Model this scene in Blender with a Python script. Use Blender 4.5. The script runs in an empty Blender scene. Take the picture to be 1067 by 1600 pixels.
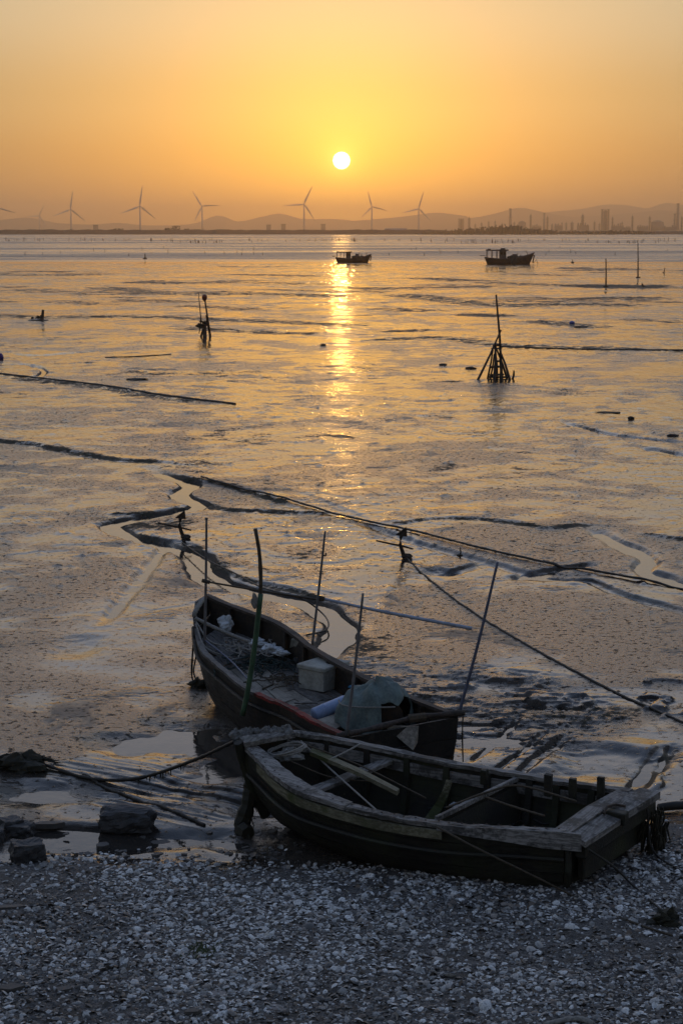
import bpy, math, random
import numpy as np
from mathutils import Vector, Matrix
random.seed(7); np.random.seed(7)
SC = bpy.context.scene
COL = SC.collection
PI = math.pi

# ---------------------------------------------------------------- camera
CAM_H, FPX = 6.5, 2740.0                       # metres above the mud; focal length in pixels of a 1067 x 1600 frame
PITCH = math.atan((800 - 357) / FPX)
cam = bpy.data.cameras.new('camera'); cam_o = bpy.data.objects.new('camera', cam); COL.objects.link(cam_o)
cam_o.location = (0, 0, CAM_H); cam_o.rotation_euler = (PI / 2 - PITCH, 0, 0)
cam.sensor_width = 36; cam.lens = FPX / 1600 * 36; cam.clip_start = 0.1; cam.clip_end = 60000
SC.camera = cam_o

# ---------------------------------------------------------------- sky, sun, exposure
SUN_EL = math.radians(2.15)
SUN_DIR = (0.0, math.cos(SUN_EL), math.sin(SUN_EL))
world = bpy.data.worlds.new('World'); SC.world = world; world.use_nodes = True
nt = world.node_tree; nt.nodes.clear()
def wn(t, **k):
    n = nt.nodes.new(t)
    for a, b in k.items(): setattr(n, a, b)
    return n
def wmath(op, a, b=None, c=None):
    n = wn('ShaderNodeMath', operation=op)
    for i, v in enumerate((a, b, c)):
        if v is None: continue
        if isinstance(v, (int, float)): n.inputs[i].default_value = v
        else: nt.links.new(v, n.inputs[i])
    return n.outputs[0]
def wscale(colr, fac):
    n = wn('ShaderNodeVectorMath', operation='SCALE')
    if isinstance(colr, tuple): n.inputs[0].default_value = colr
    else: nt.links.new(colr, n.inputs[0])
    if isinstance(fac, (int, float)): n.inputs['Scale'].default_value = fac
    else: nt.links.new(fac, n.inputs['Scale'])
    return n.outputs[0]
def wadd(a, b):
    n = wn('ShaderNodeVectorMath', operation='ADD'); nt.links.new(a, n.inputs[0]); nt.links.new(b, n.inputs[1]); return n.outputs[0]
tc = wn('ShaderNodeTexCoord')
dot = wn('ShaderNodeVectorMath', operation='DOT_PRODUCT'); nt.links.new(tc.outputs['Generated'], dot.inputs[0]); dot.inputs[1].default_value = SUN_DIR
sep = wn('ShaderNodeSeparateXYZ'); nt.links.new(tc.outputs['Generated'], sep.inputs[0])
cosang = wmath('MINIMUM', wmath('MAXIMUM', dot.outputs['Value'], -1.0), 1.0)
ang = wmath('MULTIPLY', wmath('ARCCOSINE', cosang), 180 / PI)          # degrees from the sun
el = wmath('MAXIMUM', sep.outputs['Z'], 0.0)
sky = wn('ShaderNodeTexSky', sky_type='NISHITA'); sky.sun_disc = False
sky.sun_elevation = SUN_EL; sky.sun_rotation = 0.0; sky.altitude = 0; sky.air_density = 1.0; sky.dust_density = 2.0; sky.ozone_density = 2.0
SKY_K = 0.035
nish = wscale(sky.outputs['Color'], SKY_K)
# dusty air low over the horizon: warm towards the sun, fading with height into the clear dusk blue
ramp = wn('ShaderNodeValToRGB'); nt.links.new(wmath('POWER', el, 0.5), ramp.inputs[0])
cr = ramp.color_ramp; cr.interpolation = 'EASE'
stops = [(0.0, (.14, .10, .07)), (0.19, (.11, .10, .065)), (0.265, (.16, .165, .11)), (0.35, (.28, .295, .23)), (0.437, (.48, .49, .47)), (0.525, (.60, .66, .78)), (0.60, (.48, .57, .74)), (0.72, (.29, .385, .585)), (0.93, (.20, .29, .49)), (1.0, (.165, .25, .45))]
cr.elements[0].position = stops[0][0]; cr.elements[0].color = stops[0][1] + (1,)
cr.elements[1].position = stops[-1][0]; cr.elements[1].color = stops[-1][1] + (1,)
for p, c in stops[1:-1]:
    e = cr.elements.new(p); e.color = c + (1,)
side = wmath('POWER', wmath('MULTIPLY_ADD', dot.outputs['Value'], 0.5, 0.5), 1.6)
side = wmath('MULTIPLY_ADD', side, 0.6, 0.4)
col = wadd(nish, wscale(ramp.outputs[0], side))
def glow(c, width, power=1.0):
    t = wmath('POWER', wmath('DIVIDE', ang, width), power)
    return wscale(c, wmath('EXPONENT', wmath('MULTIPLY', t, -1.0)))
col = wadd(col, glow((.30, .16, .01), 9.0, 1.0))
col = wadd(col, glow((.55, .30, .0), 3.4, 1.3))
col = wadd(col, glow((.35, .28, .03), 0.9, 1.2))
col = wadd(col, glow((.8, .6, .15), 0.34, 1.3))
low = wmath('EXPONENT', wmath('MULTIPLY', el, -180 / PI / 2.6))
gl = wmath('EXPONENT', wmath('MULTIPLY', wmath('POWER', wmath('DIVIDE', ang, 5.5), 1.2), -1.0))
col = wadd(col, wscale((1.5, .60, .0), wmath('MULTIPLY', low, gl)))           # dust glowing low under the sun
disc = wn('ShaderNodeMapRange', interpolation_type='SMOOTHSTEP'); nt.links.new(ang, disc.inputs[0])
for i, v in enumerate((0.245, 0.29, 1.0, 0.0)): disc.inputs[i + 1].default_value = v
col = wadd(col, wscale((9.0, 7.6, 4.6), disc.outputs[0]))
bg = wn('ShaderNodeBackground'); nt.links.new(col, bg.inputs[0]); bg.inputs[1].default_value = 1.0
wo = wn('ShaderNodeOutputWorld'); nt.links.new(bg.outputs[0], wo.inputs[0])

sun = bpy.data.lights.new('sun', 'SUN'); sun.energy = 0.010; sun.angle = math.radians(0.53); sun.color = (1.0, .48, .10)
sun_o = bpy.data.objects.new('sun', sun); COL.objects.link(sun_o)
sun_o.rotation_euler = Vector(SUN_DIR).to_track_quat('Z', 'Y').to_euler()

SC.view_settings.view_transform = 'Standard'; SC.view_settings.look = 'None'
SC.view_settings.exposure = 0.0; SC.view_settings.gamma = 1.0; SC.view_settings.use_curve_mapping = False
SC.render.engine = 'CYCLES'
SC.cycles.use_denoising = True
SC.cycles.max_bounces = 6; SC.cycles.volume_bounces = 2; SC.cycles.sample_clamp_indirect = 4.0
SC.cycles.caustics_reflective = False; SC.cycles.caustics_refractive = False

# ---------------------------------------------------------------- helpers
_c, _s = math.cos(PITCH), math.sin(PITCH)
def ray(px, py):
    u = (px - 533.5) / FPX; v = (py - 800) / FPX
    return Vector((u, _c - v * _s, -_s - v * _c))
def at(px, py, z=0.0):
    d = ray(px, py); t = (z - CAM_H) / d.z
    return Vector((d.x * t, d.y * t, z))
def atY(px, py, Y):
    d = ray(px, py); t = Y / d.y
    return Vector((d.x * t, Y, CAM_H + d.z * t))

def vhash(ix, iy, seed):
    h = (ix.astype(np.int64) * 374761393 + iy.astype(np.int64) * 668265263 + seed * 974634777) & 0x7fffffff
    h = ((h ^ (h >> 13)) * 1274126177) & 0x7fffffff
    h = h ^ (h >> 16)
    return (h & 0xffff) / 65535.0
def vnoise(x, y, seed=0):
    ix = np.floor(x); iy = np.floor(y); fx = x - ix; fy = y - iy
    fx = fx * fx * fx * (fx * (fx * 6 - 15) + 10); fy = fy * fy * fy * (fy * (fy * 6 - 15) + 10)
    a = vhash(ix, iy, seed); b = vhash(ix + 1, iy, seed); c = vhash(ix, iy + 1, seed); d = vhash(ix + 1, iy + 1, seed)
    return (a * (1 - fx) + b * fx) * (1 - fy) + (c * (1 - fx) + d * fx) * fy
def fbm(x, y, seed=0, octv=4, gain=0.5):
    s = 0.0; a = 1.0; n = 0.0
    for o in range(octv):
        s = s + a * (vnoise(x, y, seed + o * 17) - 0.5); n += a; a *= gain
        x, y = x * 1.93 + y * 0.37 + 3.1, y * 1.93 - x * 0.37 + 7.7
    return s / n * 2
def sstep(a, b, x):
    t = np.clip((x - a) / (b - a), 0, 1); return t * t * (3 - 2 * t)

class MB:
    def __init__(s): s.v = []; s.f = []
    def add(s, vs, fs):
        o = len(s.v); s.v += [Vector(p) for p in vs]; s.f += [tuple(i + o for i in f) for f in fs]; return s
    def box(s, c, size, rot=None, jit=0.0):
        c = Vector(c); hx, hy, hz = size[0] / 2, size[1] / 2, size[2] / 2
        vs = []
        for z in (-hz, hz):
            for x, y in ((-hx, -hy), (hx, -hy), (hx, hy), (-hx, hy)):
                p = Vector((x, y, z)) + Vector([random.uniform(-jit, jit) for _ in range(3)])
                if rot is not None: p = rot @ p
                vs.append(c + p)
        return s.add(vs, [(3, 2, 1, 0), (4, 5, 6, 7), (0, 1, 5, 4), (1, 2, 6, 5), (2, 3, 7, 6), (3, 0, 4, 7)])
    def tube(s, pts, r, n=6, cap=True):
        pts = [Vector(p) for p in pts]; m = len(pts); vs = []; fs = []
        rs = [r] * m if isinstance(r, (int, float)) else list(r)
        up = None
        for i, p in enumerate(pts):
            t = (pts[min(i + 1, m - 1)] - pts[max(i - 1, 0)])
            if t.length < 1e-9: t = Vector((0, 0, 1))
            t.normalize()
            if up is None: up = Vector((0, 0, 1)) if abs(t.z) < .9 else Vector((1, 0, 0))
            a = t.cross(up)
            if a.length < 1e-6: a = t.cross(Vector((1, 0.3, 0)))
            a.normalize(); b = t.cross(a); b.normalize(); up = -b if False else up
            for k in range(n):
                q = 2 * PI * k / n
                vs.append(p + a * (math.cos(q) * rs[i]) + b * (math.sin(q) * rs[i]))
        for i in range(m - 1):
            for k in range(n):
                k2 = (k + 1) % n
                fs.append((i * n + k, i * n + k2, (i + 1) * n + k2, (i + 1) * n + k))
        if cap: fs += [tuple(range(n - 1, -1, -1)), tuple((m - 1) * n + k for k in range(n))]
        return s.add(vs, fs)
    def strip(s, A, B, N, t, jit=0.0):
        """a bent plank: edges A and B, thickness t along N (a vector or one per point)"""
        m = len(A); vs = []; fs = []
        for i in range(m):
            n = N[i] if isinstance(N, list) else N
            j = Vector([random.uniform(-jit, jit) for _ in range(3)])
            j2 = Vector([random.uniform(-jit, jit) for _ in range(3)])
            vs += [A[i] + j, B[i] + j2, B[i] + n * t + j2, A[i] + n * t + j]
        for i in range(m - 1):
            for k in range(4):
                k2 = (k + 1) % 4
                fs.append((i * 4 + k, i * 4 + k2, i * 4 + 4 + k2, i * 4 + 4 + k))
        fs += [(3, 2, 1, 0), tuple((m - 1) * 4 + k for k in range(4))]
        return s.add(vs, fs)
    def lathe(s, prof, n=12, c=(0, 0, 0), axis=None):
        vs = []; fs = []; c = Vector(c)
        R = axis if axis is not None else Matrix.Identity(3)
        for r, z in prof:
            for k in range(n):
                q = 2 * PI * k / n; vs.append(c + R @ Vector((r * math.cos(q), r * math.sin(q), z)))
        m = len(prof)
        for i in range(m - 1):
            for k in range(n):
                k2 = (k + 1) % n; fs.append((i * n + k, i * n + k2, (i + 1) * n + k2, (i + 1) * n + k))
        fs += [tuple(range(n - 1, -1, -1)), tuple((m - 1) * n + k for k in range(n))]
        return s.add(vs, fs)
    def blob(s, c, r, nu=10, nv=7, amp=.15, seed=0, flat=1.0):
        """irregular closed lump; r = (rx, ry, rz)"""
        rnd = random.Random(seed); c = Vector(c)
        ph = [rnd.uniform(0, 6.28) for _ in range(8)]
        def f(q, h):
            return 1 + amp * (math.sin(2 * q + ph[0] + 2 * h) + .7 * math.sin(3 * q + ph[1] - 3 * h) + .6 * math.sin(5 * q + ph[2] + 4 * h) + rnd.uniform(-.6, .6))
        vs = [c + Vector((0, 0, -r[2]))]; fs = []
        for i in range(1, nv):
            h = -PI / 2 + PI * i / nv
            for k in range(nu):
                q = 2 * PI * k / nu; g = f(q, h)
                vs.append(c + Vector((r[0] * math.cos(h) * math.cos(q) * g, r[1] * math.cos(h) * math.sin(q) * g, r[2] * math.sin(h) * (g if h > 0 else 1) * flat)))
        vs.append(c + Vector((0, 0, r[2])))
        last = len(vs) - 1
        for k in range(nu):
            k2 = (k + 1) % nu
            fs.append((0, 1 + k2, 1 + k)); fs.append((last, 1 + (nv - 2) * nu + k, 1 + (nv - 2) * nu + k2))
            for i in range(nv - 2):
                fs.append((1 + i * nu + k, 1 + i * nu + k2, 1 + (i + 1) * nu + k2, 1 + (i + 1) * nu + k))
        return s.add(vs, fs)
    def mesh(s, name, off=Vector((0, 0, 0)), smooth=False):
        me = bpy.data.meshes.new(name); me.from_pydata([p - off for p in s.v], [], s.f); me.update()
        if smooth: me.polygons.foreach_set('use_smooth', [True] * len(me.polygons))
        return me

def origin_of(o):
    p = Vector((0, 0, 0))
    while o is not None: p += o.location; o = o.parent
    return p
def put(name, mb, mat, parent=None, smooth=False, loc=None, bevel=0.0):
    """one mesh object; vertices are given in world space (parents are only translated)"""
    if parent is not None: off = origin_of(parent)
    else: off = Vector(loc) if loc is not None else Vector((0, 0, 0))
    me = mb.mesh(name, off, smooth) if isinstance(mb, MB) else mb
    if mat is not None: me.materials.append(mat)
    o = bpy.data.objects.new(name, me); COL.objects.link(o)
    if parent is not None: o.parent = parent
    else: o.location = off
    if bevel:
        b = o.modifiers.new('edge', 'BEVEL'); b.width = bevel; b.segments = 1; b.limit_method = 'ANGLE'
    return o
def tag(o, label=None, cat=None, group=None, kind=None):
    if label: o['label'] = label
    if cat: o['category'] = cat
    if group: o['group'] = group
    if kind: o['kind'] = kind
    return o
def thing(name, label, cat, loc, group=None):
    o = bpy.data.objects.new(name, None); COL.objects.link(o); o.location = loc
    o.empty_display_size = .2
    return tag(o, label, cat, group, 'thing')
def copy_tree(o, parent=None):
    c = o.copy(); COL.objects.link(c); c.parent = parent
    for ch in list(o.children): copy_tree(ch, c)
    return c
def resample(pts, n):
    """Catmull-Rom through pts, n points evenly by arc length"""
    pts = [Vector(p) for p in pts]; dense = []
    q = [pts[0] * 2 - pts[1]] + pts + [pts[-1] * 2 - pts[-2]]
    for i in range(1, len(q) - 2):
        for k in range(16):
            t = k / 16; a, b, c, d = q[i - 1], q[i], q[i + 1], q[i + 2]
            dense.append(.5 * ((2 * b) + (c - a) * t + (2 * a - 5 * b + 4 * c - d) * t * t + (3 * b - a - 3 * c + d) * t ** 3))
    dense.append(pts[-1])
    L = [0]
    for i in range(1, len(dense)): L.append(L[-1] + (dense[i] - dense[i - 1]).length)
    out = []; j = 0
    for k in range(n):
        s = L[-1] * k / (n - 1)
        while j < len(L) - 2 and L[j + 1] < s: j += 1
        f = (s - L[j]) / max(L[j + 1] - L[j], 1e-9); out.append(dense[j].lerp(dense[j + 1], min(max(f, 0), 1)))
    return out
def sample(poly, t):
    x = t * (len(poly) - 1); i = min(int(x), len(poly) - 2); return poly[i].lerp(poly[i + 1], x - i)

# ---------------------------------------------------------------- materials
class NT:
    def __init__(s, name):
        s.m = bpy.data.materials.new(name); s.m.use_nodes = True; s.t = s.m.node_tree; s.t.nodes.clear()
        s.out = s.n('ShaderNodeOutputMaterial'); s.b = s.n('ShaderNodeBsdfPrincipled'); s.t.links.new(s.b.outputs[0], s.out.inputs[0])
    def n(s, t, **k):
        x = s.t.nodes.new(t)
        for a, b in k.items(): setattr(x, a, b)
        return x
    def set(s, inp, v):
        if isinstance(v, (int, float)): inp.default_value = v
        elif isinstance(v, tuple): inp.default_value = v + (1,) if len(v) == 3 and len(inp.default_value) == 4 else v
        else: s.t.links.new(v, inp)
    def p(s, name, v): s.set(s.b.inputs[name], v)
    def math(s, op, a, b=None, c=None, clamp=False):
        x = s.n('ShaderNodeMath', operation=op); x.use_clamp = clamp
        for i, v in enumerate((a, b, c)):
            if v is not None: s.set(x.inputs[i], v)
        return x.outputs[0]
    def pos(s, obj=True):
        return s.n('ShaderNodeTexCoord').outputs['Object'] if obj else s.n('ShaderNodeNewGeometry').outputs['Position']
    def map(s, v, scale=(1, 1, 1), rot=(0, 0, 0)):
        x = s.n('ShaderNodeMapping'); x.inputs['Scale'].default_value = scale; x.inputs['Rotation'].default_value = rot; s.t.links.new(v, x.inputs[0]); return x.outputs[0]
    def noise(s, v, scale, detail=3, rough=.5, dist=0.0):
        x = s.n('ShaderNodeTexNoise'); s.t.links.new(v, x.inputs['Vector'])
        x.inputs['Scale'].default_value = scale; x.inputs['Detail'].default_value = detail; x.inputs['Roughness'].default_value = rough; x.inputs['Distortion'].default_value = dist
        return x.outputs['Fac']
    def range(s, v, a, b, c=0.0, d=1.0, smooth=True):
        x = s.n('ShaderNodeMapRange', interpolation_type='SMOOTHSTEP' if smooth else 'LINEAR')
        for i, q in enumerate((v, a, b, c, d)): s.set(x.inputs[i], q)
        return x.outputs[0]
    def mix(s, f, a, b):
        x = s.n('ShaderNodeMix', data_type='RGBA'); s.set(x.inputs[0], f); s.set(x.inputs[6], a); s.set(x.inputs[7], b); return x.outputs[2]
    def bump(s, h, dist, strength=1.0):
        x = s.n('ShaderNodeBump'); x.inputs['Distance'].default_value = dist; s.set(x.inputs['Strength'], strength); s.t.links.new(h, x.inputs['Height'])
        s.t.links.new(x.outputs[0], s.b.inputs['Normal']); return x
def rough_mat(name, c1, c2, scale=6, rough=.7, bump=.01, detail=5, rnd=.0, spec=.4):
    m = NT(name); p = m.pos()
    f = m.noise(p, scale, detail, .6); f2 = m.noise(p, scale * 7, 3, .6)
    g = m.math('ADD', m.math('MULTIPLY', f, .65), m.math('MULTIPLY', f2, .35))
    c = m.mix(m.range(g, .36, .64), c1, c2)
    if rnd:
        oi = m.n('ShaderNodeObjectInfo'); c = m.mix(m.math('MULTIPLY', oi.outputs['Random'], rnd), c, (c1[0] * .35, c1[1] * .35, c1[2] * .35))
    m.p('Base Color', c); m.p('Roughness', m.range(g, .3, .7, rough + .12, rough - .12)); m.p('Specular IOR Level', spec)
    if bump: m.bump(g, bump)
    return m.m
def wood_mat(name, c1, c2, heading, dirt=(.02, .018, .016), dirt_amt=.5, rough=.75, moss=0.0, spec=.3):
    """weathered timber, grain along the heading (radians about z)"""
    m = NT(name); p = m.pos()
    g = m.map(p, (1.2, 26, 26), (0, 0, -heading))
    x = m.n('ShaderNodeMapping'); x.vector_type = 'POINT'; m.t.links.new(p, x.inputs[0]); x.inputs['Rotation'].default_value = (0, 0, -heading)
    y = m.n('ShaderNodeVectorMath', operation='MULTIPLY'); m.t.links.new(x.outputs[0], y.inputs[0]); y.inputs[1].default_value = (1.3, 24, 24)
    grain = m.noise(y.outputs[0], 1.6, 5, .65)
    low = m.noise(p, 2.2, 5, .65); fine = m.noise(p, 22, 4, .6)
    oi = m.n('ShaderNodeObjectInfo')
    c = m.mix(m.range(grain, .42, .60), c1, c2)
    c = m.mix(m.math('MULTIPLY', oi.outputs['Random'], .35), c, tuple(q * .5 for q in c1))
    d = m.math('ADD', m.math('MULTIPLY', low, .7), m.math('MULTIPLY', fine, .3))
    c = m.mix(m.math('MULTIPLY', m.range(d, .46, .56), dirt_amt), c, dirt)
    if moss:
        mo = m.noise(p, 1.4, 4, .6); c = m.mix(m.math('MULTIPLY', m.range(mo, .52, .66), moss), c, (.05, .06, .015))
    m.p('Base Color', c); m.p('Roughness', m.range(grain, .3, .7, rough + .1, rough - .15)); m.p('Specular IOR Level', spec)
    m.bump(m.math('ADD', m.math('MULTIPLY', grain, .6), m.math('MULTIPLY', fine, .4)), .012)
    return m.m

HEAD_A = math.atan2(25.1 - 20.3, -2.1 - .7); HEAD_B = math.atan2(18.8 - 16.9, -.85 - 2.75)
M = {}
M['tar'] = wood_mat('tarred_timber', (.024, .020, .018), (.011, .010, .0095), HEAD_A, dirt=(.06, .045, .03), dirt_amt=.4, rough=.6)
M['tar_b'] = wood_mat('mossy_tarred_timber', (.030, .027, .022), (.015, .014, .012), HEAD_B, dirt=(.035, .035, .02), dirt_amt=.5, rough=.65, moss=.25)
M['grey_a'] = wood_mat('grey_weathered_timber', (.22, .20, .185), (.11, .10, .092), HEAD_A)
M['grey_b'] = wood_mat('silver_weathered_timber', (.30, .28, .265), (.12, .11, .10), HEAD_B, dirt_amt=.7)
M['grey_bx'] = wood_mat('silver_cross_timber', (.27, .25, .235), (.11, .10, .09), HEAD_B + PI / 2, dirt_amt=.75, moss=.25)
M['moss_b'] = wood_mat('mossy_beam', (.24, .22, .15), (.12, .11, .06), HEAD_B - .5, dirt_amt=.35, moss=.9)
M['brown_a'] = wood_mat('brown_rail', (.085, .064, .053), (.04, .031, .027), HEAD_A)
M['red'] = wood_mat('faded_red_rail', (.28, .035, .03), (.10, .025, .022), HEAD_A, dirt_amt=.6)
M['ply'] = wood_mat('plywood', (.40, .35, .29), (.27, .235, .19), HEAD_A, dirt_amt=.45)
M['rope'] = rough_mat('old_rope', (.10, .075, .05), (.045, .035, .025), 40, .9, .006)
M['rope_pale'] = rough_mat('pale_rope', (.30, .28, .25), (.16, .15, .14), 40, .85, .004)
M['rope_dark'] = rough_mat('wet_black_rope', (.030, .025, .020), (.015, .013, .011), 30, .55, .008)
M['cloth'] = rough_mat('grimy_cloth', (.20, .195, .19), (.08, .078, .075), 18, .8, .012)
M['foam'] = rough_mat('expanded_foam', (.38, .375, .34), (.21, .205, .18), 4, .8, .002)
M['white'] = rough_mat('white_plastic_sheet', (.62, .64, .66), (.38, .40, .43), 9, .5, .004)
M['bluewhite'] = rough_mat('pale_blue_plastic', (.30, .38, .56), (.20, .26, .42), 5, .4, .001)
M['bluepipe'] = rough_mat('pale_blue_pipe', (.38, .42, .52), (.24, .27, .34), 8, .45, .001)
M['bluepole'] = rough_mat('dusty_blue_pole', (.12, .13, .19), (.07, .075, .11), 12, .5, .001)
M['greypole'] = rough_mat('grey_metal_pole', (.17, .16, .165), (.09, .085, .085), 14, .5, .002)
M['bamboo'] = rough_mat('dark_bamboo', (.085, .06, .035), (.04, .03, .02), 9, .6, .003)
M['greentape'] = rough_mat('green_wrapped_bamboo', (.05, .11, .055), (.03, .06, .035), 9, .45, .002)
M['tarp'] = rough_mat('grey_green_tarpaulin', (.16, .205, .195), (.075, .10, .098), 5, .7, .02)
M['blue'] = rough_mat('bright_blue_plastic', (.03, .10, .42), (.02, .06, .25), 8, .4, .001)
M['cyan'] = rough_mat('sky_blue_plastic', (.05, .22, .38), (.03, .13, .24), 8, .4, .001)
M['purple'] = rough_mat('violet_float_plastic', (.08, .03, .22), (.05, .02, .12), 8, .4, .001)
M['orange'] = rough_mat('faded_red_float', (.24, .045, .02), (.14, .03, .02), 8, .5, .001)
M['net'] = rough_mat('dark_green_net', (.035, .055, .05), (.02, .03, .03), 30, .9, .0)
M['iron'] = rough_mat('rusted_iron', (.055, .034, .022), (.022, .017, .014), 14, .75, .006)
M['engine'] = rough_mat('oily_iron', (.02, .018, .016), (.01, .01, .009), 14, .5, .004)
M['weed'] = rough_mat('rotting_seaweed', (.030, .026, .012), (.012, .011, .007), 25, .7, .01)
M['stone'] = rough_mat('dark_wet_stone', (.075, .072, .074), (.032, .031, .033), 7, .6, .02, rnd=.3)
M['slate'] = rough_mat('flat_shore_stone', (.13, .115, .105), (.06, .055, .052), 9, .65, .008, rnd=.6)
M['palestone'] = rough_mat('pale_shore_stone', (.27, .24, .225), (.19, .17, .16), 5, .7, .004)
M['stake'] = rough_mat('wet_stake', (.035, .028, .022), (.018, .015, .013), 14, .6, .006)
M['boathull'] = rough_mat('fishing_boat_timber', (.045, .036, .032), (.022, .019, .018), 2, .6, .01)
M['boatpaint'] = rough_mat('faded_boat_paint', (.085, .08, .085), (.05, .047, .05), 2, .6, .004)
M['boatglass'] = rough_mat('cabin_glass', (.02, .02, .022), (.015, .015, .016), 2, .1, 0)
M['turbine'] = rough_mat('turbine_white', (.62, .62, .62), (.55, .55, .56), .2, .5, 0)
M['concrete'] = rough_mat('concrete', (.22, .21, .20), (.15, .145, .14), .3, .8, 0)
M['steel'] = rough_mat('plant_steel', (.13, .125, .125), (.08, .08, .08), .2, .6, 0)
M['dike'] = rough_mat('dike_rock', (.075, .065, .055), (.045, .04, .035), .4, .9, .2)
M['leaf'] = rough_mat('dark_foliage', (.040, .050, .024), (.020, .026, .014), .5, .8, 0)
M['land'] = rough_mat('far_land', (.09, .085, .055), (.06, .06, .04), .004, .95, 0)
M['hill'] = rough_mat('wooded_hill', (.06, .07, .045), (.045, .055, .04), .003, .95, 0)

def mud_material():
    m = NT('wet_mud'); p = m.pos(False)
    big = m.noise(p, .16, 4, .6, .4); patch = m.noise(p, .9, 4, .6, .3)
    grain = m.noise(p, 19, 3, .65); grain2 = m.noise(p, 52, 2, .6); rip = m.noise(m.map(p, (3.2, 6.5, 3)), 1.0, 3, .6, .6)
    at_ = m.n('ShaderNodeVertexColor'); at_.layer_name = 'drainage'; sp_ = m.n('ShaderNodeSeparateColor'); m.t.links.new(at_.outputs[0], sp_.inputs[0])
    dry = m.range(m.math('ADD', m.math('ADD', m.math('MULTIPLY', big, .6), m.math('MULTIPLY', patch, .4)), m.math('MULTIPLY', sp_.outputs[2], .13)), .465, .575)      # drained, grainy mud
    cl = m.n('ShaderNodeTexNoise'); m.t.links.new(p, cl.inputs[0]); cl.inputs['Scale'].default_value = 9.5; cl.inputs['Detail'].default_value = 5; cl.inputs['Roughness'].default_value = .66
    clod = m.range(m.math('ADD', cl.outputs['Fac'], m.math('MULTIPLY', dry, .035)), .605, .645)                       # scattered clods and casts
    far = m.noise(p, .42, 5, .68, .5); farclod = m.range(far, .57, .66)
    alg = m.range(m.noise(p, .09, 5, .65, .6), .57, .63)
    c = m.mix(dry, (.028, .023, .020), (.074, .061, .051)); c = m.mix(clod, c, (.035, .028, .024)); c = m.mix(m.math('MULTIPLY', farclod, .5), c, (.03, .027, .02))
    c = m.mix(m.math('MULTIPLY', alg, .55), c, (.040, .046, .020))
    rough = m.math('ADD', m.range(dry, 0, 1, .07, .20), m.math('MULTIPLY', m.math('MAXIMUM', clod, farclod), .25))
    nz = m.n('ShaderNodeSeparateXYZ'); m.t.links.new(m.n('ShaderNodeNewGeometry').outputs['Normal'], nz.inputs[0])
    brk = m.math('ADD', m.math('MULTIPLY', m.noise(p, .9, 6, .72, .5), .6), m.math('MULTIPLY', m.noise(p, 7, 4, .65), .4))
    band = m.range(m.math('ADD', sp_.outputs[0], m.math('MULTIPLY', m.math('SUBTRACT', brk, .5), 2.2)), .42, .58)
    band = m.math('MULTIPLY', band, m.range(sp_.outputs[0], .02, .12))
    steep = m.math('MAXIMUM', m.range(nz.outputs[2], .975, .90), band)               # banks and weedy strips drain: no water film on them
    film = sp_.outputs[1]
    steep = m.math('MAXIMUM', steep, m.math('MULTIPLY', clod, .6))
    steep = m.math('MULTIPLY', steep, m.math('SUBTRACT', 1.0, film))
    rough = m.math('ADD', m.math('MULTIPLY', rough, m.math('SUBTRACT', 1.0, m.math('MULTIPLY', film, .7))), m.math('MULTIPLY', steep, .5))
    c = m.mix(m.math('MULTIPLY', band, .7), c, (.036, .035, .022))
    m.p('Base Color', c); m.p('Roughness', rough); m.p('IOR', 1.45); m.p('Specular IOR Level', m.range(steep, 0, 1, .5, .10))
    g = m.math('ADD', m.math('MULTIPLY', grain, .6), m.math('MULTIPLY', grain2, .4))
    h = m.math('MULTIPLY', g, m.math('ADD', m.range(dry, 0, 1, .0022, .016), m.math('MULTIPLY', steep, .03)))
    h = m.math('ADD', h, m.math('MULTIPLY', rip, m.range(dry, 0, 1, .0012, .003)))
    h = m.math('ADD', h, m.math('MULTIPLY', clod, .02)); h = m.math('ADD', h, m.math('MULTIPLY', farclod, .02))
    h = m.math('MULTIPLY', h, m.math('SUBTRACT', 1.0, m.math('MULTIPLY', film, .9)))
    m.bump(h, 1.0)
    return m.m
M['mud'] = mud_material()
def water_material(name, deep, rough, scale, dist, aniso=1.0):
    m = NT(name); p = m.pos(False)
    q = m.map(p, (1, aniso, 1))
    h = m.math('ADD', m.math('MULTIPLY', m.noise(q, scale, 4, .55, .2), .7), m.math('MULTIPLY', m.noise(q, scale * 4.3, 3, .5), .3))
    m.p('Base Color', deep); m.p('Roughness', rough); m.p('IOR', 1.33)
    if dist: m.bump(h, dist)
    return m.m
M['creek'] = water_material('still_creek_water', (.035, .030, .026), .03, 3.0, .004)
def sea_material():
    m = NT('sea_water'); p = m.pos(False)
    slick = m.noise(m.map(p, (.006, .016, 1)), 1.0, 5, .65, .4)
    h = m.math('ADD', m.math('MULTIPLY', m.noise(m.map(p, (1, 2.2, 1)), .35, 4, .55, .2), .7), m.math('MULTIPLY', m.noise(p, 1.6, 3, .5), .3))
    m.p('Base Color', (.05, .048, .045)); m.p('IOR', 1.33); m.p('Roughness', m.range(slick, .35, .65, .14, .36))
    m.bump(m.math('MULTIPLY', h, m.range(slick, .35, .65, .35, 1.15)), 1.0)
    return m.m
M['sea'] = sea_material()

# ---------------------------------------------------------------- the mudflat
WL = -0.055                                         # standing water level
def pl(*pp, z=0.0): return [at(a, b, z) for a, b in pp]
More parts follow.
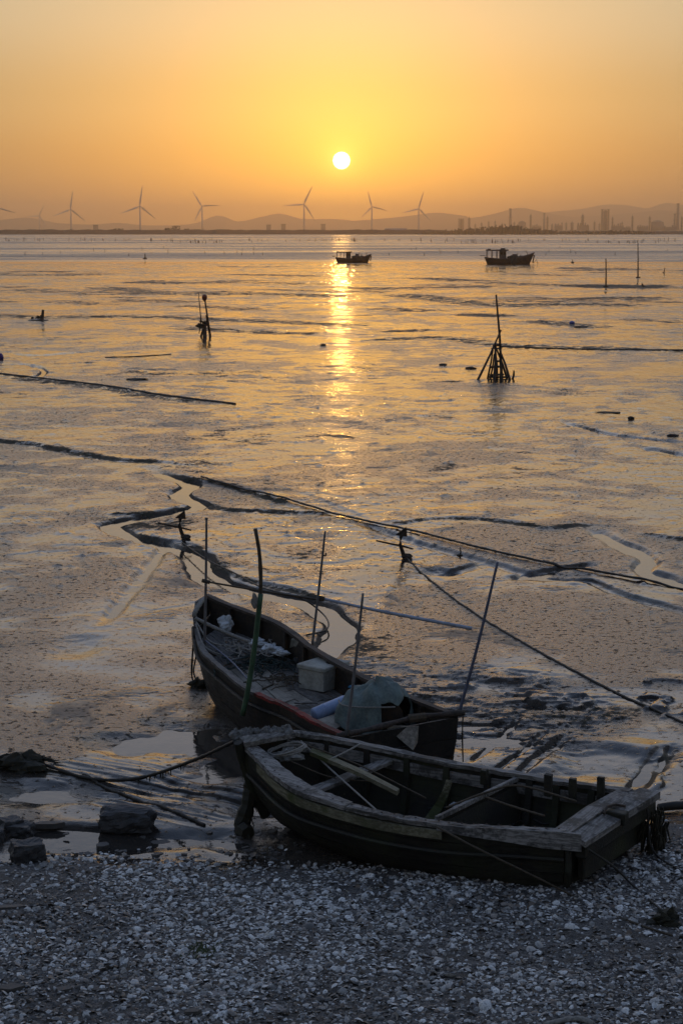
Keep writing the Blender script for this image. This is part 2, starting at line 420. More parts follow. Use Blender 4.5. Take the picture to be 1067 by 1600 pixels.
# (polyline in the plane, half width towards the sea, half width towards the beach, depth)
CH = []
def ch(pts, wf, wn, d, taper=True): CH.append((resample(pts, 3 * len(pts)), wf, wn, d, taper))
SCARP = []                                          # (polyline, height of the step up towards the sea, decay length)
def scarp(pts, h, dec=3.0, rise=.30): SCARP.append((resample(pts, 3 * len(pts)), h * (.40 if pts[0].y < 70 else .30), dec * 2.6, min(rise * .55, .3)))
scarp(pl((-160, 668), (0, 690), (60, 697), (130, 711), (200, 721), (273, 725), (330, 730)), .15, 3.0, .22)
ch(pl((235, 730), (253, 741), (298, 756), (283, 774), (314, 789), (283, 798), (212, 811), (172, 820), (202, 838), (258, 852), (304, 868), (324, 898), (385, 922), (481, 942), (526, 970), (535, 985), (515, 1012), (500, 1050)), .36, .40, .115)
scarp(pl((255, 738), (290, 750), (335, 754), (470, 797)), .10, 1.6, .18)
scarp(pl((293, 780), (329, 793), (374, 799), (465, 802), (540, 803)), .08, 1.6, .2)
scarp(pl((150, 803), (220, 804), (275, 797), (300, 788)), .08, 1.2, .2)
scarp(pl((205, 823), (240, 845), (300, 855), (335, 885), (400, 912), (480, 930), (550, 960)), .10, 1.4, .22)
ch(pl((262, 848), (248, 866), (228, 893), (195, 935), (160, 975)), .20, .22, .066)
scarp(pl((560, 822), (603, 821), (694, 811), (790, 817), (851, 826), (911, 821), (977, 826)), .08, 1.8, .2)
scarp(pl((982, 832), (1033, 838), (1100, 846), (1250, 850)), .08, 1.8, .2)
ch(pl((925, 826), (947, 840), (982, 855), (1013, 873), (1003, 888), (1033, 903), (1080, 918), (1200, 930)), .34, .36, .10)
ch(pl((560, 817), (653, 849), (745, 875), (851, 904), (911, 905), (957, 923), (1033, 946), (1100, 965)), .20, .24, .062)
ch(pl((690, 899), (760, 880)), .2, .3, .065); ch(pl((800, 905), (860, 892), (930, 880)), .2, .25, .075)
ch(pl((985, 1235), (1015, 1195), (1045, 1165)), .14, .28, .05); ch(pl((800, 1215), (850, 1172), (890, 1145)), .08, .12, .05)
ch(pl((770, 1205), (830, 1160), (850, 1140)), .06, .08, .045); ch(pl((735, 1190), (790, 1140), (810, 1120)), .06, .08, .045)
scarp(pl((1000, 1240), (1030, 1195), (1060, 1160)), .10, .6, .15)
ch(pl((0, 570), (45, 570), (70, 580), (55, 592)), .25, .3, .09); ch(pl((20, 553), (60, 556), (110, 552), (160, 548)), .3, .35, .08)
scarp(pl((-20, 586), (60, 595), (160, 607), (260, 623), (368, 636)), .09, 1.5, .2)
scarp(pl((530, 536), (640, 529), (700, 529), (800, 541), (1100, 549)), .14, 2.5, .5)
scarp(pl((-50, 488), (60, 497), (200, 495), (330, 500), (533, 508), (650, 512)), .20, 4, .45)
scarp(pl((100, 447), (180, 451), (260, 460), (400, 460), (540, 464), (640, 466)), .28, 6, .6)
scarp(pl((600, 458), (700, 470), (790, 478), (900, 476), (1100, 482)), .28, 6, .6)
scarp(pl((700, 440), (860, 446), (1000, 450), (1200, 450)), .28, 8, .8); scarp(pl((-60, 428), (90, 431), (180, 428)), .4, 8, 1.0)
scarp(pl((240, 512), (420, 520), (533, 524)), .13, 3, .5); scarp(pl((820, 500), (900, 510), (990, 513)), .16, 3, .5)
ch(pl((880, 660), (960, 680), (1067, 692)), .25, .3, .08); ch(pl((1010, 700), (1067, 712), (1120, 720)), .3, .4, .09)
# hollows that hold standing water: centre pixel, half size (m), depth
HOL = [((285, 1155), (1.15, 1.3), .095), ((345, 1190), (.9, 1.0), .09), ((200, 1160), (.8, .6), .05), ((110, 1240), (1.4, .55), .065), ((230, 1310), (1.7, .45), .075),
       ((60, 1300), (1.2, .35), .07), ((760, 1150), (.9, .7), .05), ((930, 1190), (.8, .9), .065), 
       ((830, 1215), (1.0, .5), .05), ((400, 1260), (.6, .5), .09), ((130, 1010), (.55, .9), .04), ((690, 895), (.5, .4), .06), ((860, 900), (.8, .5), .05)]

def ground_z(X, Y):
    X = np.asarray(X, float); Y = np.asarray(Y, float)
    z = .007 * fbm(X * .45, Y * .45, 3, 3, .4) + .0012 * fbm(X * 2.1, Y * 1.6, 9, 3)
    near = sstep(70, 25, Y)
    z += near * .0010 * fbm(X * 7.0, Y * 5.0, 21, 3) + (1 - sstep(30, 120, Y)) * .0
    far = sstep(40, 120, Y)
    z += far * .035 * fbm(X * .10, Y * .055, 31, 3)
    # thin sheets of drained mud: low terraces with broken edges
    tz = sstep(23, 36, Y); t = 3.4 * (fbm(X * .20, Y * .17, 55, 5, .62) + .25 * fbm(X * 1.5, Y * 1.1, 57, 3)); fr = t - np.floor(t)
    hh = .007 + .00030 * np.clip(Y, 20, 300)
    z += tz * hh * (sstep(.46, .54, fr) - fr + .5) * sstep(-.3, .5, fbm(X * .07, Y * .06, 60, 3) + .25)
    cn = fbm(X * 3.6, Y * 2.2, 58, 3, .6); z += tz * sstep(240, 110, Y) * .045 * np.maximum(cn - .42, 0) * (1 + Y / 60)
    wob = 1 + .55 * fbm(X * 1.1, Y * .9, 41, 3)
    for pts, wf, wn_, d, taper in CH:
        n = len(pts); w = max(wf, wn_) * 1.6
        xs = [q.x for q in pts]; ys = [q.y for q in pts]
        sel = (X > min(xs) - w) & (X < max(xs) + w) & (Y > min(ys) - w) & (Y < max(ys) + w)
        if not sel.any(): continue
        x = X[sel]; y = Y[sel]; best = np.full(x.shape, 1e9); sgn = np.ones(x.shape); tt = np.zeros(x.shape)
        for i in range(n - 1):
            ax, ay, bx, by = xs[i], ys[i], xs[i + 1], ys[i + 1]
            dx, dy = bx - ax, by - ay; l2 = dx * dx + dy * dy + 1e-9
            t = np.clip(((x - ax) * dx + (y - ay) * dy) / l2, 0, 1)
            ex = x - ax - t * dx; ey = y - ay - t * dy; dd = np.hypot(ex, ey)
            s = np.where(ey + .15 * ex > 0, 1.0, -1.0)
            u = dd < best
            best = np.where(u, dd, best); sgn = np.where(u, s, sgn); tt = np.where(u, (i + t) / (n - 1), tt)
        wi = np.where(sgn > 0, wf, wn_) * wob[sel]
        prof = 1 - sstep(.25, 1.0, best / wi)
        if taper: prof = prof * np.minimum(1, np.minimum(tt, 1 - tt) * 9 + .15)
        z[sel] -= d * prof
    for pts, hs, dec, rise in SCARP:
        n = len(pts); xs = [q.x for q in pts]; ys = [q.y for q in pts]; w = dec * 2.5
        sel = (X > min(xs) - w) & (X < max(xs) + w) & (Y > min(ys) - w) & (Y < max(ys) + w)
        if not sel.any(): continue
        x = X[sel]; y = Y[sel]; best = np.full(x.shape, 1e9); sgn = np.ones(x.shape); tt = np.zeros(x.shape)
        for i in range(n - 1):
            ax, ay, bx, by = xs[i], ys[i], xs[i + 1], ys[i + 1]
            dx, dy = bx - ax, by - ay; l2 = dx * dx + dy * dy + 1e-9
            t = np.clip(((x - ax) * dx + (y - ay) * dy) / l2, 0, 1)
            ex = x - ax - t * dx; ey = y - ay - t * dy; dd = np.hypot(ex, ey); u = dd < best
            best = np.where(u, dd, best); sgn = np.where(u, np.where(dx * ey - dy * ex > 0, 1.0, -1.0), sgn); tt = np.where(u, (i + t) / (n - 1), tt)
        fq = .9 if ys[0] < 80 else .35
        sd = best * sgn + (.28 / fq) * fbm(x * fq, y * fq, 45, 3)
        end = np.minimum(1, np.minimum(tt, 1 - tt) * 6)
        z[sel] += hs * end * sstep(-rise * .6, rise * .6, sd) * np.exp(-np.maximum(sd, 0) / dec) * (1 + .5 * fbm(x * .8, y * .8, 46, 4, .6)) + .008 * hs / .1 * end * np.exp(-np.abs(sd) / .3) * fbm(x * 6, y * 6, 47, 3, .6)
        z[sel] -= hs * .12 * end * sstep(rise * 3, 0, -sd) * (sd < 0)
    hn = .55 * fbm(X * 1.1, Y * 1.1, 51, 4)
    for (px, py), (hx, hy), d in HOL:
        c = at(px, py)
        r = np.hypot((X - c.x) / hx, (Y - c.y) / hy) + hn
        z -= d * sstep(1.1, .25, r)
    # raked furrows beside the pool, combed by dragged ropes
    c = at(250, 1235); a = math.radians(-31)
    U = (X - c.x) * math.cos(a) + (Y - c.y) * math.sin(a); V = -(X - c.x) * math.sin(a) + (Y - c.y) * math.cos(a)
    fm = sstep(1.15, .6, np.hypot(U / 1.7, V / .85) + .25 * fbm(X, Y, 61, 3))
    z += fm * (.045 * (fbm(U * .5, V * 9.0, 71, 4, .6) + .30))
    # trodden clods behind the boats
    c = at(640, 1110)
    cm = sstep(1.2, .5, np.hypot((X - c.x - .5) / 2.6, (Y - c.y - .3) / 2.6) + .4 * fbm(X * .8, Y * .8, 81, 3))
    lump = fbm(X * 1.5 + .5 * Y, Y * 3.2, 91, 5, .62)
    z += cm * (.026 * sstep(-.16, -.04, lump) + .022 * sstep(.20, .28, lump) + .012 * lump - .034)
    c = at(930, 1090)
    cm = sstep(1.2, .5, np.hypot((X - c.x) / 2.0, (Y - c.y) / 1.2) + .4 * fbm(X * .8, Y * .8, 82, 3))
    lump = fbm(X * 1.8, Y * 1.6, 92, 4, .6); z += cm * (.05 * sstep(.12, .26, lump) - .02)
    # sinks below the sea, rises to the shell beach
    z -= sstep(330, 372, Y + 10 * fbm(X * .03, Y * .0 + 1, 15, 3)) * .5
    edge = 17.45 + .35 * fbm(X * .8, Y * .3, 95, 3) + np.clip((X - 1.8) * .9, 0, 1.5)
    z += .075 * np.clip(edge - Y, 0, 9) + .03 * sstep(0, .5, edge - Y)
    return z

NR, NC = 1500, 500
inv = np.linspace(1 / 11.0, 1 / 385.0, NR); ys = 1 / inv
a = np.linspace(-1, 1, NC)
half = lambda y: .215 * y + 2.2                      # the sheet reaches two metres past the frame on both sides
Yg = np.repeat(ys[:, None], NC, 1); Xg = half(Yg) * a[None, :]
Zg = ground_z(Xg.ravel(), Yg.ravel())
Zr = Zg.reshape(NR, NC)
def gz(x, y):
    r = (1 / y - inv[0]) / (inv[1] - inv[0]); c = (x / half(y) + 1) / 2 * (NC - 1)
    r = min(max(r, 0), NR - 1.001); c = min(max(c, 0), NC - 1.001); i, j = int(r), int(c); r -= i; c -= j
    return float((Zr[i, j] * (1 - c) + Zr[i, j + 1] * c) * (1 - r) + (Zr[i + 1, j] * (1 - c) + Zr[i + 1, j + 1] * c) * r)
def grid_mesh(name, X, Y, Z, nr, nc):
    me = bpy.data.meshes.new(name); nv = nr * nc
    co = np.stack([X.ravel(), Y.ravel(), Z.ravel()], 1).astype(np.float32)
    i = np.arange(nr - 1)[:, None] * nc + np.arange(nc - 1)[None, :]
    q = np.stack([i, i + 1, i + nc + 1, i + nc], -1).reshape(-1, 4)
    me.vertices.add(nv); me.vertices.foreach_set('co', co.ravel())
    nf = len(q); me.loops.add(nf * 4); me.polygons.add(nf)
    me.loops.foreach_set('vertex_index', q.ravel().astype(np.int32))
    me.polygons.foreach_set('loop_start', np.arange(0, nf * 4, 4, dtype=np.int32))
    me.polygons.foreach_set('use_smooth', np.ones(nf, dtype=bool))
    me.update(calc_edges=True); return me
def line_mask(X, Y, pts, w, lo=0.0):
    """1 on the polyline, falling off over w; w may follow the distance"""
    out = np.zeros(X.shape); xs = [q.x for q in pts]; ys = [q.y for q in pts]; wm = w * 3; n = len(pts)
    sel = (X > min(xs) - wm) & (X < max(xs) + wm) & (Y > min(ys) - wm) & (Y < max(ys) + wm)
    x = X[sel]; y = Y[sel]; best = np.full(x.shape, 1e9); tt = np.zeros(x.shape)
    for i in range(n - 1):
        dx, dy = xs[i + 1] - xs[i], ys[i + 1] - ys[i]; t = np.clip(((x - xs[i]) * dx + (y - ys[i]) * dy) / (dx * dx + dy * dy + 1e-9), 0, 1)
        d = np.hypot(x - xs[i] - t * dx, y - ys[i] - t * dy); u = d < best; best = np.where(u, d, best); tt = np.where(u, (i + t) / (n - 1), tt)
    fq = .8 / max(w, .3)
    best = best * (1 + .5 * fbm(x * fq, y * fq, 66, 3)); out[sel] = np.exp(-(best / w) ** 2) * np.minimum(1, np.minimum(tt, 1 - tt) * 7 + lo); return out
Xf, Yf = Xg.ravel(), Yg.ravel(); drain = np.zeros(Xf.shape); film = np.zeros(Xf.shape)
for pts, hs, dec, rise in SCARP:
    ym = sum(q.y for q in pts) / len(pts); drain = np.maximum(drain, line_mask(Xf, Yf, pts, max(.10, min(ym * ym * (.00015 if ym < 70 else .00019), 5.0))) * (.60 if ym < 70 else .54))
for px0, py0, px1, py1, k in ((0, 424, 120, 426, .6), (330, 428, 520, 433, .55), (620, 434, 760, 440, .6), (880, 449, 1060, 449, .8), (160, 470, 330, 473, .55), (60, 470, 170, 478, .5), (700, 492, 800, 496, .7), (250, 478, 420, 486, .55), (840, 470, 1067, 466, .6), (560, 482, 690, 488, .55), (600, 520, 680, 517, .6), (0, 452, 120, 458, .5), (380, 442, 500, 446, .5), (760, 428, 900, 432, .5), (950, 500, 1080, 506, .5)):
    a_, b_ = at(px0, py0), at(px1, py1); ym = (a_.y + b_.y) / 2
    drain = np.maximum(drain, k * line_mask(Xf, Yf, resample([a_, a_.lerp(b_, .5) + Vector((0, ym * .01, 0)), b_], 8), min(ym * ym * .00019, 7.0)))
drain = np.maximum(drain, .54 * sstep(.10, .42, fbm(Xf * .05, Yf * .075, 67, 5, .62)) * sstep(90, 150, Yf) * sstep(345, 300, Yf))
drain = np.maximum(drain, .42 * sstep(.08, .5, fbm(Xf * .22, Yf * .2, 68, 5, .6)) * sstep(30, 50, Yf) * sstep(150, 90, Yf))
dryk = np.zeros(Xf.shape); n70 = .5 * fbm(Xf * .7, Yf * .5, 70, 4); n69 = .35 * fbm(Xf * .7, Yf * .7, 69, 3)
for px, py, hx, hy, k in ((150, 920, 1.6, 3.2, 1), (60, 990, 1.5, 2.5, 1), (300, 910, 1.2, 2.0, 1), (900, 980, 2.8, 4.0, 1), (640, 1060, 2.2, 3.0, 1), (760, 960, 1.8, 3.0, .8), (120, 1130, 1.6, 1.3, 1), (430, 870, 1.8, 3.0, .9), (850, 860, 3.5, 3.5, .8), (60, 760, 3.0, 5.0, .6), (300, 700, 3, 5, .4), (930, 1130, 1.6, 1.0, .8)):
    c_ = at(px, py); dryk = np.maximum(dryk, k * sstep(1.25, .4, np.hypot((Xf - c_.x) / hx, (Yf - c_.y) / hy) + n70))
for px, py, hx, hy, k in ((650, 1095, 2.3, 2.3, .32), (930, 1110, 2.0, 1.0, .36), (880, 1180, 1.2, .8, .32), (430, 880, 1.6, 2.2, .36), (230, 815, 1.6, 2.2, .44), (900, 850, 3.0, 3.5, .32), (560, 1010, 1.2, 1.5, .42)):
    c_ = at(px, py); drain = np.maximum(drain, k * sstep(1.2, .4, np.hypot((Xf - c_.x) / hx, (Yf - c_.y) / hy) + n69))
for pts, w in ((pl((268, 840), (248, 866), (228, 893), (195, 935), (150, 990)), .36), (pl((200, 930), (160, 980), (100, 1060)), .7), (pl((90, 1040), (200, 1050), (290, 1060)), .45), (pl((150, 1010), (220, 1010), (280, 1000)), .3), (pl((600, 824), (653, 850), (745, 876), (851, 905), (957, 924), (1067, 955)), .34), (pl((640, 905), (720, 895), (800, 902)), .25), (pl((610, 800), (760, 790), (900, 792)), .5), (pl((690, 1060), (790, 1075), (930, 1090), (1067, 1110)), .22), (pl((0, 800), (120, 790), (200, 780)), .5), (pl((30, 850), (90, 835), (170, 830)), .7), (pl((930, 1215), (1000, 1150), (1050, 1120)), .28), (pl((915, 822), (947, 840), (982, 855), (1013, 873), (1003, 888), (1033, 903), (1080, 918), (1200, 930)), .42)):
    film = np.maximum(film, .95 * line_mask(Xf, Yf, resample(pts, 10), w, .2))
me = grid_mesh('mud_flat', Xg, Yg, Zg, NR, NC)
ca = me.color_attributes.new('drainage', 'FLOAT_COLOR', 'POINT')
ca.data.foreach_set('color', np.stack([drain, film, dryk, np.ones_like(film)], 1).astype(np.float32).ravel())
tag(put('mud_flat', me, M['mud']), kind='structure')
def sheet(name, x0, x1, y0, y1, z, mat, z1=None):
    m = MB().add([(x0, y0, z), (x1, y0, z), (x1, y1, z if z1 is None else z1), (x0, y1, z if z1 is None else z1)], [(0, 1, 2, 3)])
    return tag(put(name, m, mat), kind='structure')
sheet('ground', -16000, 16000, -200, 15500, -1.2, M['land'])
sheet('creek_water', -100, 100, 9, 352, WL, M['creek'])
sheet('sea', -3000, 3000, 352.2, 2600, -.08, M['sea'])

# ---------------------------------------------------------------- far shore
def shore_land():
    m = MB(); m.box((0, 8400, -.2), (15400, 12600, 2.2)); return m
tag(put('far_shore', shore_land(), M['land']), kind='structure')
def ridge(name, prof, Y, depth, seed):
    """hill range: crest line through pixels at distance Y, sloping to the plain both ways"""
    crest = [atY(a, b, Y) for a, b in prof]; pts = resample(crest, 90); m = MB(); nv = 7
    vs = []
    for i, p in enumerate(pts):
        for k in range(nv):
            t = (k - (nv - 1) / 2) / ((nv - 1) / 2)
            hgt = max(p.z, 4) * (1 - abs(t)) ** .8
            n = fbm(np.array([p.x * .004]), np.array([t * 2.0 + seed]), seed, 3)[0]
            vs.append((p.x + 120 * n * (k != 3), p.y + t * depth, 0.5 + max(0, hgt * (1 + .22 * n * (1 if k != 3 else .3)))))
    fs = [(i * nv + k, (i + 1) * nv + k, (i + 1) * nv + k + 1, i * nv + k + 1) for i in range(len(pts) - 1) for k in range(nv - 1)]
    m.add(vs, fs); o = put(name, m, M['hill'], smooth=False); return tag(o, kind='structure')
ridge('hills', [(-420, 350), (-260, 338), (-120, 346), (-40, 348), (10, 343), (50, 341), (90, 349), (150, 351), (185, 348), (230, 352), (300, 350), (340, 337), (372, 346), (410, 338), (438, 333), (470, 341), (530, 343), (570, 348)], 10300, 1300, 3)
ridge('hills', [(480, 350), (540, 346), (600, 341), (650, 336), (690, 333), (730, 341), (770, 335), (812, 325), (850, 333), (890, 339), (930, 337), (990, 332), (1040, 329), (1090, 334), (1200, 338), (1400, 345)], 9600, 1100, 11)
ridge('hills', [(800, 345), (850, 333), (905, 326), (950, 319), (985, 322), (1010, 327), (1040, 318), (1075, 321), (1130, 316), (1220, 325), (1400, 340), (1600, 348)], 11400, 1300, 19)

DK = 1990
def dike(x0, x1, Y, h0, seed, label):
    m = MB(); n = 160; A = []
    rnd = random.Random(seed); vs = []; fs = []
    for i in range(n + 1):
        x = x0 + (x1 - x0) * i / n; e = min(1, min(i, n - i) / 6)
        hh = .4 + (h0 * (1 + .12 * rnd.uniform(-1, 1))) * e
        vs += [(x, Y - 9, -1), (x, Y - 2 + rnd.uniform(-1, 1), hh), (x, Y + 5, hh * rnd.uniform(.92, 1.0)), (x, Y + 14, -1)]
    for i in range(n):
        for k in range(3): fs.append((i * 4 + k, (i + 1) * 4 + k, (i + 1) * 4 + k + 1, i * 4 + k + 1))
    m.add(vs, fs); return tag(put('sea_dike', m, M['dike']), label, 'dike')
dike(-900, 150, DK, 4.6, 1, 'long low rock dike under the wind turbines along far shore')
dike(255, 900, DK + 40, 3.0, 2, 'low dark sea wall in front of the refinery towers')

def bushes(name, label, cat, rows, seed, kind=None):
    """leafy mass of separate leaf clumps over a low bank"""
    rnd = random.Random(seed); m = MB()
    for (x0, x1, Y, h) in rows:
        n = int(abs(x1 - x0) * 1.5)
        for i in range(n):
            x = rnd.uniform(x0, x1); t = (x - x0) / (x1 - x0); env = math.sin(PI * min(max(t, .03), .97)) ** .5
            hh = h * env * rnd.uniform(.35, 1.0); y = Y + rnd.uniform(-8, 8)
            c = Vector((x, y, .5 + hh)); s = rnd.uniform(.7, 1.9)
            d = [Vector((rnd.uniform(-1, 1), rnd.uniform(-.6, .6), rnd.uniform(-1, 1))) * s for _ in range(4)]
            m.add([c + q for q in d], [(0, 1, 2), (0, 2, 3), (0, 3, 1)])
            if rnd.random() < .6:
                m.box((x, y, .3 + hh / 2), (s * 1.6, 2, hh), Matrix.Rotation(rnd.uniform(0, 3), 3, 'Z'), .5)
    return tag(put(name, m, M['leaf']), label, cat, kind=kind)
tag(bushes('treeline', 'dark line of scrub and trees on the low spit by the refinery', 'trees', [(82, 275, 1940, 5.5), (110, 235, 1930, 8.0), (150, 210, 1925, 10.0)], 5), kind='stuff')
tag(bushes('treeline', 'small dark scrub on the spit right of the longer treeline', 'trees', [(272, 345, 1960, 4.0), (200, 300, 1935, 3.0)], 6), kind='stuff')
for i, (px, w, h, lab) in enumerate([(275, 13, 9, 'rounded tree on the dike between second and third large turbines'), (262, 9, 6, 'low bush left of the rounded dike tree'), (292, 9, 5, 'low bush just right of the rounded dike tree'), (186, 14, 6, 'flat bush on dike left of the tallest left turbine')]):
    p = atY(px, 358, 2100)
    r = thing('shore_tree', lab, 'tree', (p.x, 2100, .5))
    m = MB(); rnd = random.Random(i)
    for k in range(150):
        q = rnd.uniform(0, 6.28); rr = rnd.random() ** .5; hz = rnd.random()
        e = math.sqrt(max(0, 1 - (hz * 2 - 1) ** 2 * .8))
        c = Vector((p.x + w * .5 * rr * e * math.cos(q), 2100 + w * .5 * rr * e * math.sin(q), .5 + h * (.2 + .8 * hz))); s = rnd.uniform(.6, 1.3)
        d = [Vector((rnd.uniform(-1, 1), rnd.uniform(-1, 1), rnd.uniform(-1, 1))) * s for _ in range(4)]
        m.add([c + v for v in d], [(0, 1, 2), (0, 2, 3), (0, 3, 1), (1, 3, 2)])
    put('crown', m, M['leaf'], r)
    put('trunk', MB().tube([(p.x, 2100, .2), (p.x + .2, 2100, h * .4), (p.x, 2100, h * .8)], [.5, .35, .15], 6), M['stake'], r)

# ---------------------------------------------------------------- wind turbines
def turbine(px, py, D, R, a0, label, base=357):
    hub = atY(px, py, D); k = D / FPX; R = R * k; Hh = hub.z
    r = thing('wind_turbine', label, 'wind turbine', (hub.x, D, .8), 'wind turbines along the far shore')
    put('tower', MB().lathe([(2.6, .5), (2.3, Hh * .3), (1.9, Hh * .7), (1.5, Hh - 1.2)], 12, (hub.x, D, 0)), M['turbine'], r, True)
    put('nacelle', MB().box((hub.x, D + 2.5, Hh), (3.2, 9, 3.4), None, .25), M['turbine'], r, bevel=.5)
    ax = Matrix.Rotation(PI / 2, 3, 'X')
    hb = put('hub', MB().lathe([(.3, 3.6), (1.2, 3.0), (1.7, 1.8), (1.7, 0)], 10, (hub.x, D - 2, Hh), ax), M['turbine'], r, True)
    for b in range(3):
        an = math.radians(a0) + b * 2 * PI / 3
        rad = Vector((math.cos(an), 0, math.sin(an))); tan = Vector((-math.sin(an), 0, math.cos(an))); ahd = Vector((0, -1, 0))
        A = []; B = []; Nn = []; th = []
        vs = []; n = 9
        prof = [(0, 1.0, 1.0), (.06, 1.0, .9), (.18, 2.1, .55), (.35, 1.75, .4), (.6, 1.25, .28), (.85, .75, .16), (1.0, .18, .05)]
        for s, cw, tk in prof:
            c = Vector((hub.x, D - 3.4 - 1.5 * s * s, Hh)) + rad * (R * s)
            cw *= 1.15 * R / 45
            for q in range(8):
                w = 2 * PI * q / 8
                vs.append(c + tan * (cw * math.cos(w) * .9 + cw * .25) + ahd * (tk * math.sin(w) + .4 * cw * math.cos(w)))
        fs = [(i * 8 + k, i * 8 + (k + 1) % 8, i * 8 + 8 + (k + 1) % 8, i * 8 + 8 + k) for i in range(len(prof) - 1) for k in range(8)]
        fs += [tuple(range(7, -1, -1)), tuple((len(prof) - 1) * 8 + k for k in range(8))]
        put('blade', MB().add(vs, fs), M['turbine'], hb, True)
turbine(-7, 324, 4700, 33, -15, 'wind turbine cut by the left edge, only one blade in view')
turbine(62, 337, 6300, 19, 64, 'smallest and farthest wind turbine, second from the left edge')
turbine(111, 327, 4700, 29, 81, 'wind turbine right of the smallest one, one blade pointing straight up')
turbine(219, 322, 4400, 32, 81, 'wind turbine behind the rounded dike tree, tall with upright blade', 357)
turbine(316, 322, 4700, 28, 122, 'wind turbine with one blade up left, standing left of the hazy hill')
turbine(475, 319, 4500, 31, 64, 'wind turbine left of the sun, blade raised steeply to the right')
turbine(581, 323, 4700, 25, 105, 'wind turbine just right of the sun, beside the low warehouse')
turbine(654, 326, 4600, 28, 74, 'rightmost wind turbine, between the warehouse and dark scrub')

# ---------------------------------------------------------------- warehouse and refinery
def warehouse():
    p0 = atY(602, 362, 2300); p1 = atY(635, 362, 2300)
    r = thing('warehouse', 'low grey warehouse with shallow roof on far shore right of sun', 'building', ((p0.x + p1.x) / 2, 2300, .9))
    x0, x1 = p0.x, p1.x
    put('wall', MB().box(((x0 + x1) / 2, 2310, 2.6), (x1 - x0, 20, 3.8)), M['concrete'], r)
    m = MB().add([(x0 - .5, 2299, 4.52), (x1 + .5, 2299, 4.52), (x1 + .5, 2310, 6.6), (x0 - .5, 2310, 6.6), (x0 - .5, 2321, 4.52), (x1 + .5, 2321, 4.52)], [(0, 1, 2, 3), (3, 2, 5, 4), (0, 3, 4), (1, 5, 2), (0, 4, 5, 1)])
    put('roof', m, M['steel'], r)
    for k in range(4): put('door', MB().box((x0 + (x1 - x0) * (k + .5) / 4, 2299.9, 2.4), (3.4, .3, 3.0)), M['steel'], r)
warehouse()
RD = 4200
def plantbase(px, Y=RD): return atY(px, 357, Y).x
def column(px, ptop, w, label, Y=RD, kind='plain', name='refinery_column', cat='tower'):
    x = plantbase(px, Y); top = atY(px, ptop, Y).z; rr = w * Y / FPX / 2
    r = thing(name, label, cat, (x, Y, .9), 'refinery towers and stacks on the far shore')
    if kind == 'stack':
        put('shaft', MB().lathe([(rr * 1.15, .5), (rr, top * .3), (rr * .8, top - 1.5), (rr * .8, top)], 10, (x, Y, 0)), M['concrete'], r, True)
        put('crown', MB().lathe([(rr * .98, top - 2.5), (rr * .98, top + .3)], 10, (x, Y, 0)), M['steel'], r)
        put('platform', MB().lathe([(rr * 1.7, top * .62), (rr * 1.7, top * .62 + .8)], 10, (x, Y, 0)), M['steel'], r)
    elif kind == 'lattice':
        for sx in (-1, 1):
            for sy in (-1, 1): put('leg', MB().box((x + sx * rr, Y + sy * rr, top / 2 + .3), (rr * .28, rr * .28, top)), M['steel'], r)
        nf = max(4, int(top / 7))
        for k in range(1, nf + 1): put('platform', MB().box((x, Y, top * k / nf), (rr * 2.5, rr * 2.5, .9)), M['steel'], r)
        put('drum', MB().lathe([(rr * .62, 1), (rr * .62, top * .93), (rr * .2, top * .97)], 10, (x, Y, 0)), M['steel'], r, True)
    else:
        put('shell', MB().lathe([(rr, .5), (rr, top * .92), (rr * .75, top * .97), (rr * .2, top)], 10, (x, Y, 0)), M['steel'], r, True)
        for f in (.35, .6, .82): put('platform', MB().lathe([(rr * 1.55, top * f), (rr * 1.55, top * f + .9)], 10, (x, Y, 0)), M['steel'], r)
        put('vent_pipe', MB().tube([(x, Y, top * .9), (x, Y, top + 3)], rr * .2, 5), M['steel'], r)
def block(px, ptop, w, label, Y=RD, kind='tank'):
    x = plantbase(px, Y); top = atY(px, ptop, Y).z; rr = w * Y / FPX / 2
    r = thing('process_unit', label, 'industrial unit', (x, Y, .9), 'low refinery units on the far shore')
    if kind == 'tank':
        put('shell', MB().lathe([(rr, .5), (rr, top * .8), (rr * .6, top * .94), (rr * .1, top)], 14, (x, Y, 0)), M['concrete'], r, True)
        put('walkway', MB().lathe([(rr * 1.08, top * .78), (rr * 1.08, top * .82)], 14, (x, Y, 0)), M['steel'], r)
    else:
        rnd = random.Random(int(px))
        put('frame', MB().box((x, Y, top * .3), (rr * 2, rr * 1.5, top * .6)), M['steel'], r)
        for k in range(5):
            xx = x + rr * (k / 2 - 1) * .85; hh = top * rnd.uniform(.65, 1.0)
            put('vessel', MB().lathe([(rr * .14, top * .55), (rr * .14, hh * .95), (rr * .04, hh)], 8, (xx, Y + rnd.uniform(-1, 1), 0)), M['steel'], r, True)
column(720, 342, 7, 'short blocky tower with flat top, leftmost of the refinery', kind='lattice')
column(732.5, 340, 3, 'thin tower beside the leftmost blocky refinery tower')
column(796.5, 326, 4.2, 'tall slim stack rising behind the dark scrub', kind='stack', name='refinery_stack', cat='chimney')
column(773, 345, 2.2, 'thin short pole tower left of the slim stack behind scrub')
block(815, 345, 12, 'cone topped storage unit right of the slim stack behind scrub')
column(828.5, 335, 3, 'slim tower right of the cone topped unit')
column(849.5, 333, 3.2, 'taller left one of a close pair of slim towers', kind='stack', name='refinery_stack', cat='chimney')
column(854.5, 338, 3, 'shorter right one of a close pair of slim towers')
block(838, 350, 14, 'low pipe rack between cone unit and the paired towers', kind='rack')
block(872, 347, 12, 'low vessel cluster right of the paired slim towers', kind='rack')
column(893, 347, 4, 'squat round tower left of the pointed process tower')
column(909.5, 335, 4, 'pointed tower standing on a wide process unit')
block(910, 346, 17, 'wide process unit under the pointed tower', kind='rack')
